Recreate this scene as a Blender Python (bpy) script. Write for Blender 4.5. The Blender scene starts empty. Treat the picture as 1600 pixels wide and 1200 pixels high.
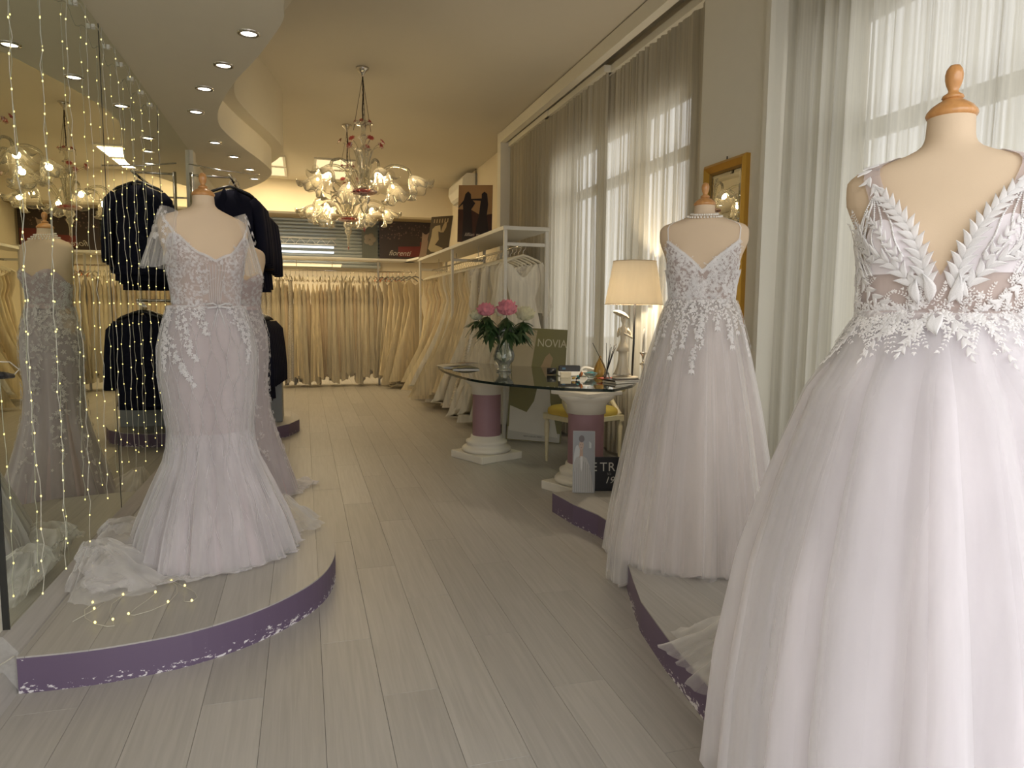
import bpy, bmesh, math, random
import numpy as np
from mathutils import Vector, Matrix
PI = math.pi
rnd = random.Random(7)
SC = bpy.context.scene
COL = SC.collection

# ------------------------------------------------------------------ camera, world, exposure
H = 1.35
YAW, PITCH, ROLL = 0.28518, 0.10233, 0.00876
def cam_matrix():
    cy, sy, cp, sp = math.cos(YAW), math.sin(YAW), math.cos(PITCH), math.sin(PITCH)
    f = Vector((sy*cp, cy*cp, -sp)); r = Vector((cy, -sy, 0)); u = r.cross(f)
    cr, sr = math.cos(ROLL), math.sin(ROLL)
    r2 = r*cr + u*sr; u2 = -r*sr + u*cr; b = -f
    return Matrix(((r2.x, u2.x, b.x, 0), (r2.y, u2.y, b.y, 0), (r2.z, u2.z, b.z, H), (0, 0, 0, 1)))
cd = bpy.data.cameras.new('camera'); cam = bpy.data.objects.new('camera', cd); COL.objects.link(cam)
cd.sensor_width = 36; cd.lens = 1109/1600*36; cd.clip_start = 0.02; cd.clip_end = 200
cam.matrix_world = cam_matrix(); SC.camera = cam

w = bpy.data.worlds.new('daylight'); SC.world = w; w.use_nodes = True
bg = w.node_tree.nodes['Background']; bg.inputs[0].default_value = (0.97, 0.975, 0.975, 1); bg.inputs[1].default_value = 3.7
SC.view_settings.view_transform = 'Standard'; SC.view_settings.look = 'None'
SC.view_settings.exposure = -0.05; SC.view_settings.gamma = 1; SC.view_settings.use_curve_mapping = False
SC.cycles.use_denoising = True
SC.cycles.max_bounces = 9; SC.cycles.diffuse_bounces = 5; SC.cycles.glossy_bounces = 4
SC.cycles.transmission_bounces = 6; SC.cycles.transparent_max_bounces = 28
SC.cycles.caustics_reflective = True; SC.cycles.caustics_refractive = False
SC.cycles.sample_clamp_indirect = 4; SC.cycles.sample_clamp_direct = 0
SC.cycles.blur_glossy = 0.5

def light(kind, name, loc, energy, color, parent=None, **kw):
    l = bpy.data.lights.new(name, kind); l.energy = energy; l.color = color
    o = bpy.data.objects.new(name, l); COL.objects.link(o); o.location = loc
    rot = kw.pop('rot', None)
    for k, v in kw.items(): setattr(l, k, v)
    if rot: o.rotation_euler = rot
    if parent: o.parent = parent
    return o
def portal(name, loc, rot, sx, sy):
    o = light('AREA', name, loc, 1, (1, 1, 1), shape='RECTANGLE', size=sx, size_y=sy, rot=rot)
    o.data.cycles.is_portal = True; return o
WARM = (1.0, 0.76, 0.42)
# daylight comes through the glazed shop front behind the camera and the windows behind the curtains
portal('shop_front_portal', (0.85, -1.0, 1.75), (PI/2, 0, 0), 3.5, 3.3)
portal('window_portal_near', (2.96, 1.27, 1.75), (PI/2, 0, PI/2), 4.3, 2.5)
portal('window_portal_far', (2.96, 6.5, 1.95), (PI/2, 0, PI/2), 2.9, 2.4)

# ------------------------------------------------------------------ helpers
def lerp(a, b, t): return a + (b-a)*t
def sstep(a, b, x):
    t = np.clip((x-a)/(b-a), 0, 1); return t*t*(3-2*t)
def setp(o, label=None, cat=None, group=None, kind=None):
    if label: o['label'] = label
    if cat: o['category'] = cat
    if group: o['group'] = group
    if kind: o['kind'] = kind
    return o
def link(name, data, mat=None, parent=None):
    o = bpy.data.objects.new(name, data); COL.objects.link(o)
    if mat is not None and not data.materials: data.materials.append(mat)
    if parent is not None: o.parent = parent
    return o
def empty(name, loc=(0, 0, 0), rz=0, label=None, cat=None, group=None, kind=None):
    o = bpy.data.objects.new(name, None); COL.objects.link(o); o.empty_display_size = 0.1
    o.location = loc; o.rotation_euler = (0, 0, rz); return setp(o, label, cat, group, kind)
def children(o): return [c for c in COL.objects if c.parent == o]
KIDS = {}
def copy_tree(o, parent=None):
    c = o.copy(); COL.objects.link(c)
    if parent is not None: c.parent = parent
    for ch in list(o.children): copy_tree(ch, c)
    return c
class MB:
    def __init__(s): s.v = []; s.f = []; s.sm = []
    def add(s, vs, fs, smooth=False):
        n = len(s.v); s.v += [tuple(map(float, p)) for p in vs]; s.f += [tuple(i+n for i in f) for f in fs]; s.sm += [smooth]*len(fs); return s
    def box(s, x0, x1, y0, y1, z0, z1, M=None):
        vs = [Vector((x, y, z)) for z in (z0, z1) for y in (y0, y1) for x in (x0, x1)]
        if M is not None: vs = [M@v for v in vs]
        return s.add(vs, [(0, 2, 3, 1), (4, 5, 7, 6), (0, 1, 5, 4), (2, 6, 7, 3), (0, 4, 6, 2), (1, 3, 7, 5)])
    def bbox(s, x0, x1, y0, y1, z0, z1, b=0.004, M=None):
        # box with chamfered vertical and top edges
        def ring(i, z): return [(x0+i, y0+i*0, z), ]
        P = []
        def rect(ins, z):
            a, c, d, e = x0+ins, x1-ins, y0+ins, y1-ins
            k = b
            return [(a+k, d, z), (c-k, d, z), (c, d+k, z), (c, e-k, z), (c-k, e, z), (a+k, e, z), (a, e-k, z), (a, d+k, z)]
        rs = [rect(b, z0), rect(0, z0+b), rect(0, z1-b), rect(b, z1)]
        for r in rs: P += [Vector(p) for p in r]
        if M is not None: P = [M@p for p in P]
        F = [tuple(range(7, -1, -1)), tuple(range(24, 32))]
        for k in range(3):
            for i in range(8):
                j = (i+1) % 8; F.append((k*8+i, k*8+j, k*8+8+j, k*8+8+i))
        return s.add(P, F)
    def tube(s, pts, r, n=6, cap=True):
        pts = [Vector(p) for p in pts]; m = len(pts)
        rs = r if isinstance(r, (list, tuple)) else [r]*m
        V = []; prev = None
        for i, p in enumerate(pts):
            t = (pts[min(i+1, m-1)] - pts[max(i-1, 0)])
            t = t.normalized() if t.length > 1e-9 else Vector((0, 0, 1))
            a = prev if prev is not None else (Vector((0, 0, 1)) if abs(t.z) < 0.9 else Vector((1, 0, 0)))
            u = (a - t*a.dot(t))
            if u.length < 1e-6: u = t.orthogonal()
            u.normalize(); prev = u; q = t.cross(u)
            for k in range(n):
                an = 2*PI*k/n; V.append(p + (u*math.cos(an)+q*math.sin(an))*rs[i])
        F = []
        for i in range(m-1):
            for k in range(n):
                j = (k+1) % n; F.append((i*n+k, i*n+j, (i+1)*n+j, (i+1)*n+k))
        if cap: F += [tuple(range(n-1, -1, -1)), tuple((m-1)*n+k for k in range(n))]
        return s.add(V, F, True)
    def lathe(s, prof, n=24, c=(0, 0, 0), M=None, closed=False, fold=None):
        V = []
        for (r, z) in prof:
            for k in range(n):
                an = 2*PI*k/n; rr = r*(1 + (fold(an, z) if fold else 0))
                p = Vector((c[0]+rr*math.cos(an), c[1]+rr*math.sin(an), c[2]+z)); V.append(M@p if M is not None else p)
        F = []
        for i in range(len(prof)-1):
            for k in range(n):
                j = (k+1) % n; F.append((i*n+k, i*n+j, (i+1)*n+j, (i+1)*n+k))
        if closed: F += [tuple(range(n-1, -1, -1)), tuple((len(prof)-1)*n+k for k in range(n))]
        return s.add(V, F, True)
    def poly(s, pts, z0, z1):
        n = len(pts); V = [(x, y, z0) for x, y in pts]+[(x, y, z1) for x, y in pts]
        F = [tuple(range(n-1, -1, -1)), tuple(range(n, 2*n))]+[(i, (i+1) % n, n+(i+1) % n, n+i) for i in range(n)]
        return s.add(V, F)
    def grid(s, P, smooth=True, wrap=False):
        # P array rows x cols x 3
        P = np.asarray(P, float); R, C = P.shape[:2]; n = len(s.v)
        F = []
        cc = C if wrap else C-1
        for i in range(R-1):
            for j in range(cc):
                k = (j+1) % C; F.append((i*C+j, i*C+k, (i+1)*C+k, (i+1)*C+j))
        return s.add(P.reshape(-1, 3), F, smooth)
    def mesh(s, name):
        me = bpy.data.meshes.new(name); me.from_pydata(s.v, [], s.f); me.polygons.foreach_set('use_smooth', s.sm); me.update(); return me
    def build(s, name, mat, parent=None, **kw):
        o = link(name, s.mesh(name), mat, parent)
        if kw: setp(o, **kw)
        return o

def smoothpoly(pts, n=8):
    # open Catmull-Rom through 2D/3D points
    out = []; m = len(pts); pts = [Vector(p) for p in pts]
    for i in range(m-1):
        p0, p1, p2, p3 = pts[max(i-1, 0)], pts[i], pts[i+1], pts[min(i+2, m-1)]
        for k in range(n):
            t = k/n
            out.append(0.5*((2*p1)+(p2-p0)*t+(2*p0-5*p1+4*p2-p3)*t*t+(3*p1-p0-3*p2+p3)*t*t*t))
    out.append(pts[-1]); return out

# ------------------------------------------------------------------ materials
def nodes(name):
    m = bpy.data.materials.new(name); m.use_nodes = True; nt = m.node_tree; b = nt.nodes.get('Principled BSDF')
    return m, nt, b
def N(nt, t, **kw):
    n = nt.nodes.new(t)
    for k, v in kw.items():
        if k.startswith('i_'): n.inputs[k[2:].replace('_', ' ')].default_value = v
        else: setattr(n, k, v)
    return n
def c4(c): return (c[0], c[1], c[2], 1)
def mat(name, col, rough=0.6, metal=0.0, spec=0.5, var=0.06, scale=9, bump=0.0, bscale=60, coat=0.0, emit=None, es=0.0, objvar=0.0):
    m, nt, b = nodes(name)
    b.inputs['Roughness'].default_value = rough; b.inputs['Metallic'].default_value = metal
    b.inputs['Specular IOR Level'].default_value = spec; b.inputs['Coat Weight'].default_value = coat
    tc = N(nt, 'ShaderNodeTexCoord'); no = N(nt, 'ShaderNodeTexNoise'); no.inputs['Scale'].default_value = scale; no.inputs['Detail'].default_value = 4
    nt.links.new(tc.outputs['Object'], no.inputs['Vector'])
    mr = N(nt, 'ShaderNodeMapRange'); mr.inputs[3].default_value = 1-var; mr.inputs[4].default_value = 1+var
    nt.links.new(no.outputs[0], mr.inputs[0])
    hs = N(nt, 'ShaderNodeHueSaturation'); hs.inputs['Color'].default_value = c4(col)
    src = mr.outputs[0]
    if objvar:
        oi = N(nt, 'ShaderNodeObjectInfo'); m2 = N(nt, 'ShaderNodeMapRange'); m2.inputs[3].default_value = 1-objvar; m2.inputs[4].default_value = 1+objvar
        nt.links.new(oi.outputs['Random'], m2.inputs[0]); mu = N(nt, 'ShaderNodeMath', operation='MULTIPLY')
        nt.links.new(mr.outputs[0], mu.inputs[0]); nt.links.new(m2.outputs[0], mu.inputs[1]); src = mu.outputs[0]
    nt.links.new(src, hs.inputs['Value']); nt.links.new(hs.outputs[0], b.inputs['Base Color'])
    if bump:
        n2 = N(nt, 'ShaderNodeTexNoise'); n2.inputs['Scale'].default_value = bscale; n2.inputs['Detail'].default_value = 5
        nt.links.new(tc.outputs['Object'], n2.inputs['Vector'])
        bp = N(nt, 'ShaderNodeBump'); bp.inputs['Strength'].default_value = bump; bp.inputs['Distance'].default_value = 0.01
        nt.links.new(n2.outputs[0], bp.inputs['Height']); nt.links.new(bp.outputs[0], b.inputs['Normal'])
    if emit is not None: b.inputs['Emission Color'].default_value = c4(emit); b.inputs['Emission Strength'].default_value = es
    return m
def emitter(name, col, s):
    m, nt, b = nodes(name); nt.nodes.remove(b); e = N(nt, 'ShaderNodeEmission'); e.inputs[0].default_value = c4(col); e.inputs[1].default_value = s
    nt.links.new(e.outputs[0], nt.nodes['Material Output'].inputs[0]); return m
def cloth(name, col, alpha=1.0, edge=1.0, trans=0.4, streak=0.0, sheen=0.0, objvar=0.0, sscale=(30, 30, 1.2), glit=0.0):
    """woven cloth: diffuse + translucent, let through by (1-alpha); threads seen edge-on close up (edge)"""
    m, nt, b = nodes(name); nt.nodes.remove(b); L = nt.links.new
    tc = N(nt, 'ShaderNodeTexCoord'); mp = N(nt, 'ShaderNodeMapping'); mp.inputs['Scale'].default_value = sscale
    L(tc.outputs['Object'], mp.inputs[0]); no = N(nt, 'ShaderNodeTexNoise'); no.inputs['Scale'].default_value = 1.0; no.inputs['Detail'].default_value = 5
    L(mp.outputs[0], no.inputs['Vector'])
    mr = N(nt, 'ShaderNodeMapRange'); mr.inputs[1].default_value = 0.3; mr.inputs[2].default_value = 0.7; mr.inputs[3].default_value = 1-streak; mr.inputs[4].default_value = 1+streak*0.6
    L(no.outputs[0], mr.inputs[0]); hs = N(nt, 'ShaderNodeHueSaturation'); hs.inputs['Color'].default_value = c4(col)
    src = mr.outputs[0]
    if objvar:
        oi = N(nt, 'ShaderNodeObjectInfo'); m2 = N(nt, 'ShaderNodeMapRange'); m2.inputs[3].default_value = 1-objvar; m2.inputs[4].default_value = 1+objvar*0.5
        L(oi.outputs['Random'], m2.inputs[0]); mu = N(nt, 'ShaderNodeMath', operation='MULTIPLY'); L(src, mu.inputs[0]); L(m2.outputs[0], mu.inputs[1]); src = mu.outputs[0]
    L(src, hs.inputs['Value'])
    d = N(nt, 'ShaderNodeBsdfDiffuse'); L(hs.outputs[0], d.inputs[0]); d.inputs[1].default_value = 0.6
    t = N(nt, 'ShaderNodeBsdfTranslucent'); L(hs.outputs[0], t.inputs[0])
    mx = N(nt, 'ShaderNodeMixShader'); mx.inputs[0].default_value = trans; L(d.outputs[0], mx.inputs[1]); L(t.outputs[0], mx.inputs[2]); out = mx.outputs[0]
    if glit:
        g = N(nt, 'ShaderNodeBsdfGlossy'); g.inputs[1].default_value = 0.3; m3 = N(nt, 'ShaderNodeMixShader'); m3.inputs[0].default_value = glit
        L(out, m3.inputs[1]); L(g.outputs[0], m3.inputs[2]); out = m3.outputs[0]
    if alpha < 1:
        lw = N(nt, 'ShaderNodeLayerWeight'); lw.inputs[0].default_value = 0.5
        ar = N(nt, 'ShaderNodeMapRange'); ar.inputs[3].default_value = alpha; ar.inputs[4].default_value = edge
        pw = N(nt, 'ShaderNodeMath', operation='POWER'); pw.inputs[1].default_value = 1.6; L(lw.outputs['Facing'], pw.inputs[0]); L(pw.outputs[0], ar.inputs[0])
        ms = N(nt, 'ShaderNodeMath', operation='MULTIPLY'); L(ar.outputs[0], ms.inputs[0]); L(mr.outputs[0], ms.inputs[1]); ms.use_clamp = True
        tr = N(nt, 'ShaderNodeBsdfTransparent'); m4 = N(nt, 'ShaderNodeMixShader'); L(ms.outputs[0], m4.inputs[0]); L(tr.outputs[0], m4.inputs[1]); L(out, m4.inputs[2]); out = m4.outputs[0]
    L(out, nt.nodes['Material Output'].inputs[0]); return m
def glassy(name, tint=(1, 1, 1), refl=1.0, body=0.0, bodycol=(1, 1, 1), rough=0.02, wav=0.0):
    m, nt, b = nodes(name); nt.nodes.remove(b); L = nt.links.new
    tr = N(nt, 'ShaderNodeBsdfTransparent'); tr.inputs[0].default_value = c4(tint)
    g = N(nt, 'ShaderNodeBsdfGlossy'); g.inputs[1].default_value = rough
    lw = N(nt, 'ShaderNodeFresnel'); lw.inputs[0].default_value = 1.5
    if wav:
        tc = N(nt, 'ShaderNodeTexCoord'); no = N(nt, 'ShaderNodeTexNoise'); no.inputs['Scale'].default_value = wav; L(tc.outputs['Object'], no.inputs['Vector'])
        bp = N(nt, 'ShaderNodeBump'); bp.inputs['Strength'].default_value = 0.6; bp.inputs['Distance'].default_value = 0.01; L(no.outputs[0], bp.inputs['Height']); L(bp.outputs[0], g.inputs['Normal']); L(bp.outputs[0], lw.inputs['Normal'])
    mu = N(nt, 'ShaderNodeMath', operation='MULTIPLY'); mu.inputs[1].default_value = refl; mu.use_clamp = True; L(lw.outputs[0], mu.inputs[0])
    mx = N(nt, 'ShaderNodeMixShader'); L(mu.outputs[0], mx.inputs[0]); L(tr.outputs[0], mx.inputs[1]); L(g.outputs[0], mx.inputs[2]); out = mx.outputs[0]
    if body:
        t = N(nt, 'ShaderNodeBsdfTranslucent'); t.inputs[0].default_value = c4(bodycol); d = N(nt, 'ShaderNodeBsdfDiffuse'); d.inputs[0].default_value = c4(bodycol)
        m1 = N(nt, 'ShaderNodeMixShader'); m1.inputs[0].default_value = 0.5; L(t.outputs[0], m1.inputs[1]); L(d.outputs[0], m1.inputs[2])
        m2 = N(nt, 'ShaderNodeMixShader'); m2.inputs[0].default_value = body; L(out, m2.inputs[1]); L(m1.outputs[0], m2.inputs[2]); out = m2.outputs[0]
    L(out, nt.nodes['Material Output'].inputs[0]); return m
def laminate():
    m, nt, b = nodes('pale_oak_laminate'); L = nt.links.new
    tc = N(nt, 'ShaderNodeTexCoord'); oi = N(nt, 'ShaderNodeObjectInfo')
    ad = N(nt, 'ShaderNodeVectorMath', operation='MULTIPLY_ADD'); cx = N(nt, 'ShaderNodeCombineXYZ'); L(oi.outputs['Random'], cx.inputs[1]); L(oi.outputs['Random'], cx.inputs[0])
    L(cx.outputs[0], ad.inputs[0]); ad.inputs[1].default_value = (37, 53, 0); L(tc.outputs['Object'], ad.inputs[2])
    mp = N(nt, 'ShaderNodeMapping'); mp.inputs['Scale'].default_value = (55, 2.2, 55); L(ad.outputs[0], mp.inputs[0])
    n1 = N(nt, 'ShaderNodeTexNoise'); n1.inputs['Scale'].default_value = 1; n1.inputs['Detail'].default_value = 7; n1.inputs['Distortion'].default_value = 0.7; L(mp.outputs[0], n1.inputs['Vector'])
    r = N(nt, 'ShaderNodeValToRGB'); r.color_ramp.elements[0].position = 0.3; r.color_ramp.elements[1].position = 0.72
    r.color_ramp.elements[0].color = (0.375, 0.357, 0.337, 1); r.color_ramp.elements[1].color = (0.445, 0.425, 0.402, 1); L(n1.outputs[0], r.inputs[0])
    mr = N(nt, 'ShaderNodeMapRange'); mr.inputs[3].default_value = 0.93; mr.inputs[4].default_value = 1.06; L(oi.outputs['Random'], mr.inputs[0])
    hs = N(nt, 'ShaderNodeHueSaturation'); L(r.outputs[0], hs.inputs['Color']); L(mr.outputs[0], hs.inputs['Value']); L(hs.outputs[0], b.inputs['Base Color'])
    b.inputs['Roughness'].default_value = 0.42; b.inputs['Specular IOR Level'].default_value = 0.45
    bp = N(nt, 'ShaderNodeBump'); bp.inputs['Strength'].default_value = 0.12; bp.inputs['Distance'].default_value = 0.004; L(n1.outputs[0], bp.inputs['Height']); L(bp.outputs[0], b.inputs['Normal'])
    return m
def chipped(name, col, zmax):
    """painted board with white chips of missing paint along its foot"""
    m, nt, b = nodes(name); L = nt.links.new
    tc = N(nt, 'ShaderNodeTexCoord'); mp = N(nt, 'ShaderNodeMapping'); mp.inputs['Scale'].default_value = (26, 26, 60); L(tc.outputs['Object'], mp.inputs[0])
    no = N(nt, 'ShaderNodeTexNoise'); no.inputs['Scale'].default_value = 1.3; no.inputs['Detail'].default_value = 4; no.inputs['Roughness'].default_value = 0.65; L(mp.outputs[0], no.inputs['Vector'])
    n3 = N(nt, 'ShaderNodeTexNoise'); n3.inputs['Scale'].default_value = 2.2; L(tc.outputs['Object'], n3.inputs['Vector'])
    se = N(nt, 'ShaderNodeSeparateXYZ'); L(tc.outputs['Object'], se.inputs[0])
    mr = N(nt, 'ShaderNodeMapRange'); mr.inputs[1].default_value = 0.005; mr.inputs[2].default_value = zmax; mr.inputs[3].default_value = 0.10; mr.inputs[4].default_value = -0.12; L(se.outputs[2], mr.inputs[0])
    a = N(nt, 'ShaderNodeMath', operation='ADD'); L(no.outputs[0], a.inputs[0]); L(mr.outputs[0], a.inputs[1])
    a2 = N(nt, 'ShaderNodeMath', operation='MULTIPLY_ADD'); L(n3.outputs[0], a2.inputs[0]); a2.inputs[1].default_value = 0.5; L(a.outputs[0], a2.inputs[2])
    g = N(nt, 'ShaderNodeMath', operation='GREATER_THAN'); g.inputs[1].default_value = 0.90; L(a2.outputs[0], g.inputs[0])
    mx = N(nt, 'ShaderNodeMix', data_type='RGBA'); L(g.outputs[0], mx.inputs[0]); mx.inputs[6].default_value = c4(col); mx.inputs[7].default_value = (0.75, 0.72, 0.74, 1)
    L(mx.outputs[2], b.inputs['Base Color']); b.inputs['Roughness'].default_value = 0.5
    return m
def gown_print(name, dark, lite): return mat(name, lite)

M = {}
M['lam'] = laminate()
M['wall'] = mat('cream_wall_paint', (0.70, 0.63, 0.50), 0.85, var=0.02, bump=0.03)
M['white_wall'] = mat('white_wall_paint', (0.75, 0.72, 0.63), 0.8, var=0.02, bump=0.03)
M['ceil'] = mat('ceiling_paint', (0.56, 0.52, 0.44), 0.9, var=0.015)
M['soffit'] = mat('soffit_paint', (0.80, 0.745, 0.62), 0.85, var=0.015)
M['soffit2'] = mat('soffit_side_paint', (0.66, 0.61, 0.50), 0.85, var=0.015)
M['purple'] = chipped('chipped_purple_paint', (0.135, 0.095, 0.160), 0.070)
M['mauve'] = mat('mauve_paint', (0.31, 0.18, 0.21), 0.55, var=0.04)
M['plaster'] = mat('white_plaster', (0.74, 0.70, 0.62), 0.6, var=0.03)
M['metal_white'] = mat('white_lacquered_metal', (0.68, 0.66, 0.60), 0.4, var=0.01)
M['chrome'] = mat('chrome', (0.75, 0.72, 0.68), 0.15, metal=1.0, var=0.02)
M['dark_metal'] = mat('dark_metal', (0.05, 0.04, 0.035), 0.4, metal=0.6)
M['navy'] = mat('navy_suit_wool', (0.008, 0.009, 0.022), 0.9, spec=0.15, var=0.15, bump=0.1, bscale=300)
M['brown_suit'] = mat('brown_suit_wool', (0.045, 0.028, 0.022), 0.9, spec=0.15)
M['form'] = mat('beige_jersey', (0.68, 0.53, 0.38), 0.85, spec=0.2, var=0.03, bump=0.05, bscale=400)
def woodmat(name, c0, c1, rough=0.3, sc=(20, 20, 3)):
    m, nt, b = nodes(name); L = nt.links.new
    tc = N(nt, 'ShaderNodeTexCoord'); mp = N(nt, 'ShaderNodeMapping'); mp.inputs['Scale'].default_value = sc; L(tc.outputs['Object'], mp.inputs[0])
    no = N(nt, 'ShaderNodeTexNoise'); no.inputs['Scale'].default_value = 2; no.inputs['Detail'].default_value = 6; no.inputs['Distortion'].default_value = 1.2; L(mp.outputs[0], no.inputs['Vector'])
    r = N(nt, 'ShaderNodeValToRGB'); r.color_ramp.elements[0].color = c4(c0); r.color_ramp.elements[1].color = c4(c1); r.color_ramp.elements[0].position = 0.3; r.color_ramp.elements[1].position = 0.7
    L(no.outputs[0], r.inputs[0]); L(r.outputs[0], b.inputs['Base Color']); b.inputs['Roughness'].default_value = rough; b.inputs['Coat Weight'].default_value = 0.4; return m
M['wood'] = woodmat('varnished_beech', (0.50, 0.23, 0.07), (0.62, 0.31, 0.11))
M['gold'] = mat('gilt_frame', (0.62, 0.36, 0.07), 0.3, metal=0.85, var=0.1)
M['gold_dark'] = mat('dull_gilt', (0.30, 0.18, 0.05), 0.45, metal=0.6, var=0.15)
M['mirror'] = mat('mirror_glass', (0.76, 0.79, 0.68), 0.0, metal=1.0, var=0.0)
M['mirror_gap'] = mat('mirror_joint', (0.02, 0.02, 0.018), 0.5)
M['clear_mirror'] = mat('bright_mirror_glass', (0.85, 0.85, 0.80), 0.01, metal=1.0, var=0.0)
M['tulle'] = cloth('white_tulle', (0.90, 0.875, 0.90), 0.42, 0.95, 0.4, streak=0.10, sscale=(11, 11, .7))
M['tulle_thin'] = cloth('thin_white_tulle', (0.90, 0.885, 0.885), 0.22, 0.85, 0.45, streak=0.10, sscale=(11, 11, .7))
M['tulle_ivory'] = cloth('ivory_tulle', (0.88, 0.84, 0.80), 0.36, 0.95, 0.4, streak=0.12, sscale=(11, 11, .7))
M['blush'] = cloth('blush_lining', (0.80, 0.72, 0.71), 1.0, 1, 0.12, streak=0.05)
M['blush_pale'] = cloth('pale_blush_lining', (0.88, 0.83, 0.86), 1.0, 1, 0.15, streak=0.05)
M['mauve_lining'] = cloth('mauve_lining', (0.58, 0.49, 0.50), 1.0, 1, 0.1, streak=0.05)
M['nude'] = cloth('nude_mesh', (0.72, 0.63, 0.62), 0.68, 0.95, 0.2, streak=0.05)
M['lace'] = cloth('white_lace', (0.92, 0.90, 0.90), 1.0, 1, 0.25, streak=0.1, glit=0.05)
M['lace_soft'] = cloth('soft_lace', (0.80, 0.78, 0.79), 1.0, 1, 0.25, streak=0.1, glit=0.04)
M['bead'] = mat('glass_beads', (0.90, 0.88, 0.88), 0.15, var=0.02)
M['pearl'] = mat('pearls', (0.85, 0.80, 0.74), 0.2, coat=0.6, var=0.02)
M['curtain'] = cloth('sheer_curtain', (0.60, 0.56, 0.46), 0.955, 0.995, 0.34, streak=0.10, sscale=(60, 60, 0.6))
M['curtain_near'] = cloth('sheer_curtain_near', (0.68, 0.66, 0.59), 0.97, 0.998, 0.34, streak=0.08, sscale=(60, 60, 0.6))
IV = [cloth('gown_ivory', (0.88, 0.80, 0.62), 1, 1, 0.2, streak=0.20, objvar=0.14), cloth('gown_cream', (0.86, 0.76, 0.55), 1, 1, 0.2, streak=0.20, objvar=0.14),
      cloth('gown_champagne', (0.78, 0.66, 0.48), 1, 1, 0.2, streak=0.22, objvar=0.14), cloth('gown_white', (0.90, 0.86, 0.76), 1, 1, 0.2, streak=0.18, objvar=0.08),
      cloth('gown_sequin', (0.80, 0.74, 0.62), 1, 1, 0.1, streak=0.38, objvar=0.1, sscale=(90, 90, 60), glit=0.12)]
M['gown_sheer'] = cloth('gown_sheer', (0.78, 0.74, 0.68), 0.5, 0.95, 0.3, streak=0.35, sscale=(70, 70, 50), glit=0.06)
M['hanger'] = mat('ivory_hanger', (0.72, 0.66, 0.52), 0.4)
M['grey_hanger'] = mat('grey_hanger', (0.35, 0.34, 0.30), 0.4)
M['copper_hanger'] = mat('copper_hanger', (0.65, 0.28, 0.16), 0.3, metal=0.8)
M['glass_t'] = glassy('table_glass', (0.80, 0.88, 0.84), 1.6, 0.03, (0.5, 0.6, 0.55))
M['glass_edge'] = mat('dark_glass_edge', (0.01, 0.02, 0.018), 0.15)
M['glass_c'] = glassy('blown_glass', (0.93, 0.92, 0.86), 1.9, 0.10, (1.0, 0.93, 0.78), 0.05, wav=50)
M['glass_pink'] = glassy('pink_blown_glass', (0.85, 0.45, 0.45), 1.6, 0.35, (0.55, 0.12, 0.14), 0.05)
M['glass_v'] = glassy('vase_glass', (0.92, 0.95, 0.93), 2.0, 0.08, (0.9, 0.95, 0.92), 0.03, wav=25)
M['bulb'] = emitter('lit_bulb', (1.0, 0.84, 0.52), 7.5)
M['panel'] = emitter('lit_panel', (1.0, 0.80, 0.42), 1.25)
M['spot'] = emitter('lit_downlight', (1.0, 0.93, 0.80), 7)
M['led'] = emitter('lit_fairy_bulb', (1.0, 0.80, 0.26), 3.2)
M['tubelight'] = emitter('lit_tube', (0.86, 0.95, 1.0), 2.6)
M['tubewarm'] = emitter('lit_warm_tube', (1.0, 0.78, 0.38), 1.6)
M['wire'] = mat('pale_wire', (0.62, 0.60, 0.52), 0.35)
M['black'] = mat('black_plastic', (0.012, 0.012, 0.014), 0.35)
M['white_plastic'] = mat('white_plastic', (0.75, 0.74, 0.70), 0.35)
M['leaf'] = mat('peony_leaf', (0.026, 0.065, 0.020), 0.45, var=0.35, scale=40)
M['pinkp'] = cloth('pink_petal', (0.86, 0.38, 0.46), 1, 1, 0.25, streak=0.25)
M['whitep'] = cloth('white_petal', (0.82, 0.80, 0.60), 1, 1, 0.25, streak=0.2)
M['stem'] = mat('green_stem', (0.05, 0.10, 0.03), 0.6)
M['shade'] = cloth('lamp_shade_linen', (0.93, 0.87, 0.76), 1, 1, 0.6, streak=0.03)
M['figure'] = mat('ivory_porcelain', (0.72, 0.64, 0.50), 0.35, var=0.08)
M['yellow'] = mat('yellow_upholstery', (0.60, 0.42, 0.08), 0.7, var=0.08)
M['chairwood'] = mat('cream_gilt_wood', (0.62, 0.55, 0.36), 0.5, var=0.12, scale=30)
M['board'] = mat('board_edge', (0.6, 0.58, 0.5), 0.5)
def flat(n, c, r=0.35): return mat(n, c, r, var=0.10, scale=5)

# ------------------------------------------------------------------ the setting
CEIL = 3.74
# floor: planks running down the room
floor = empty('floor', kind='structure')
MB().box(-3.2, 3.3, -1.0, 15.4, -0.08, -0.012).build('subfloor', mat('subfloor', (0.05, 0.045, 0.04), 0.9), floor)
PW, PL = 0.20, 1.28
me_plank = MB().bbox(0.0005, PW-0.0005, 0.0005, PL-0.0005, -0.012, 0.0, 0.0008).mesh('plank')
me_plank.materials.append(M['lam'])
planks = []
for i in range(-14, 16):
    off = (i*0.46) % PL
    for j in range(-1, 11):
        x = i*PW+0.04; y = j*PL - off + 0.3
        if y > 11.6 or x < -1.3 or x > 2.95 or y + PL < 0.0: continue
        planks.append((x, y))
planks.sort(key=lambda p: p[0]**2+p[1]**2)
for k, (x, y) in enumerate(planks[:290]):
    o = link('plank', me_plank, None, floor); o.location = (x, y, 0)
print('planks', len(planks))
far = MB()
for i in range(-14, 16):
    x = i*PW+0.04; far.box(x+0.0008, x+PW-0.0008, 11.0, 15.3, -0.013, -0.001)
setp(far.build('far_planks', M['lam'], floor), kind='stuff')

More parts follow.
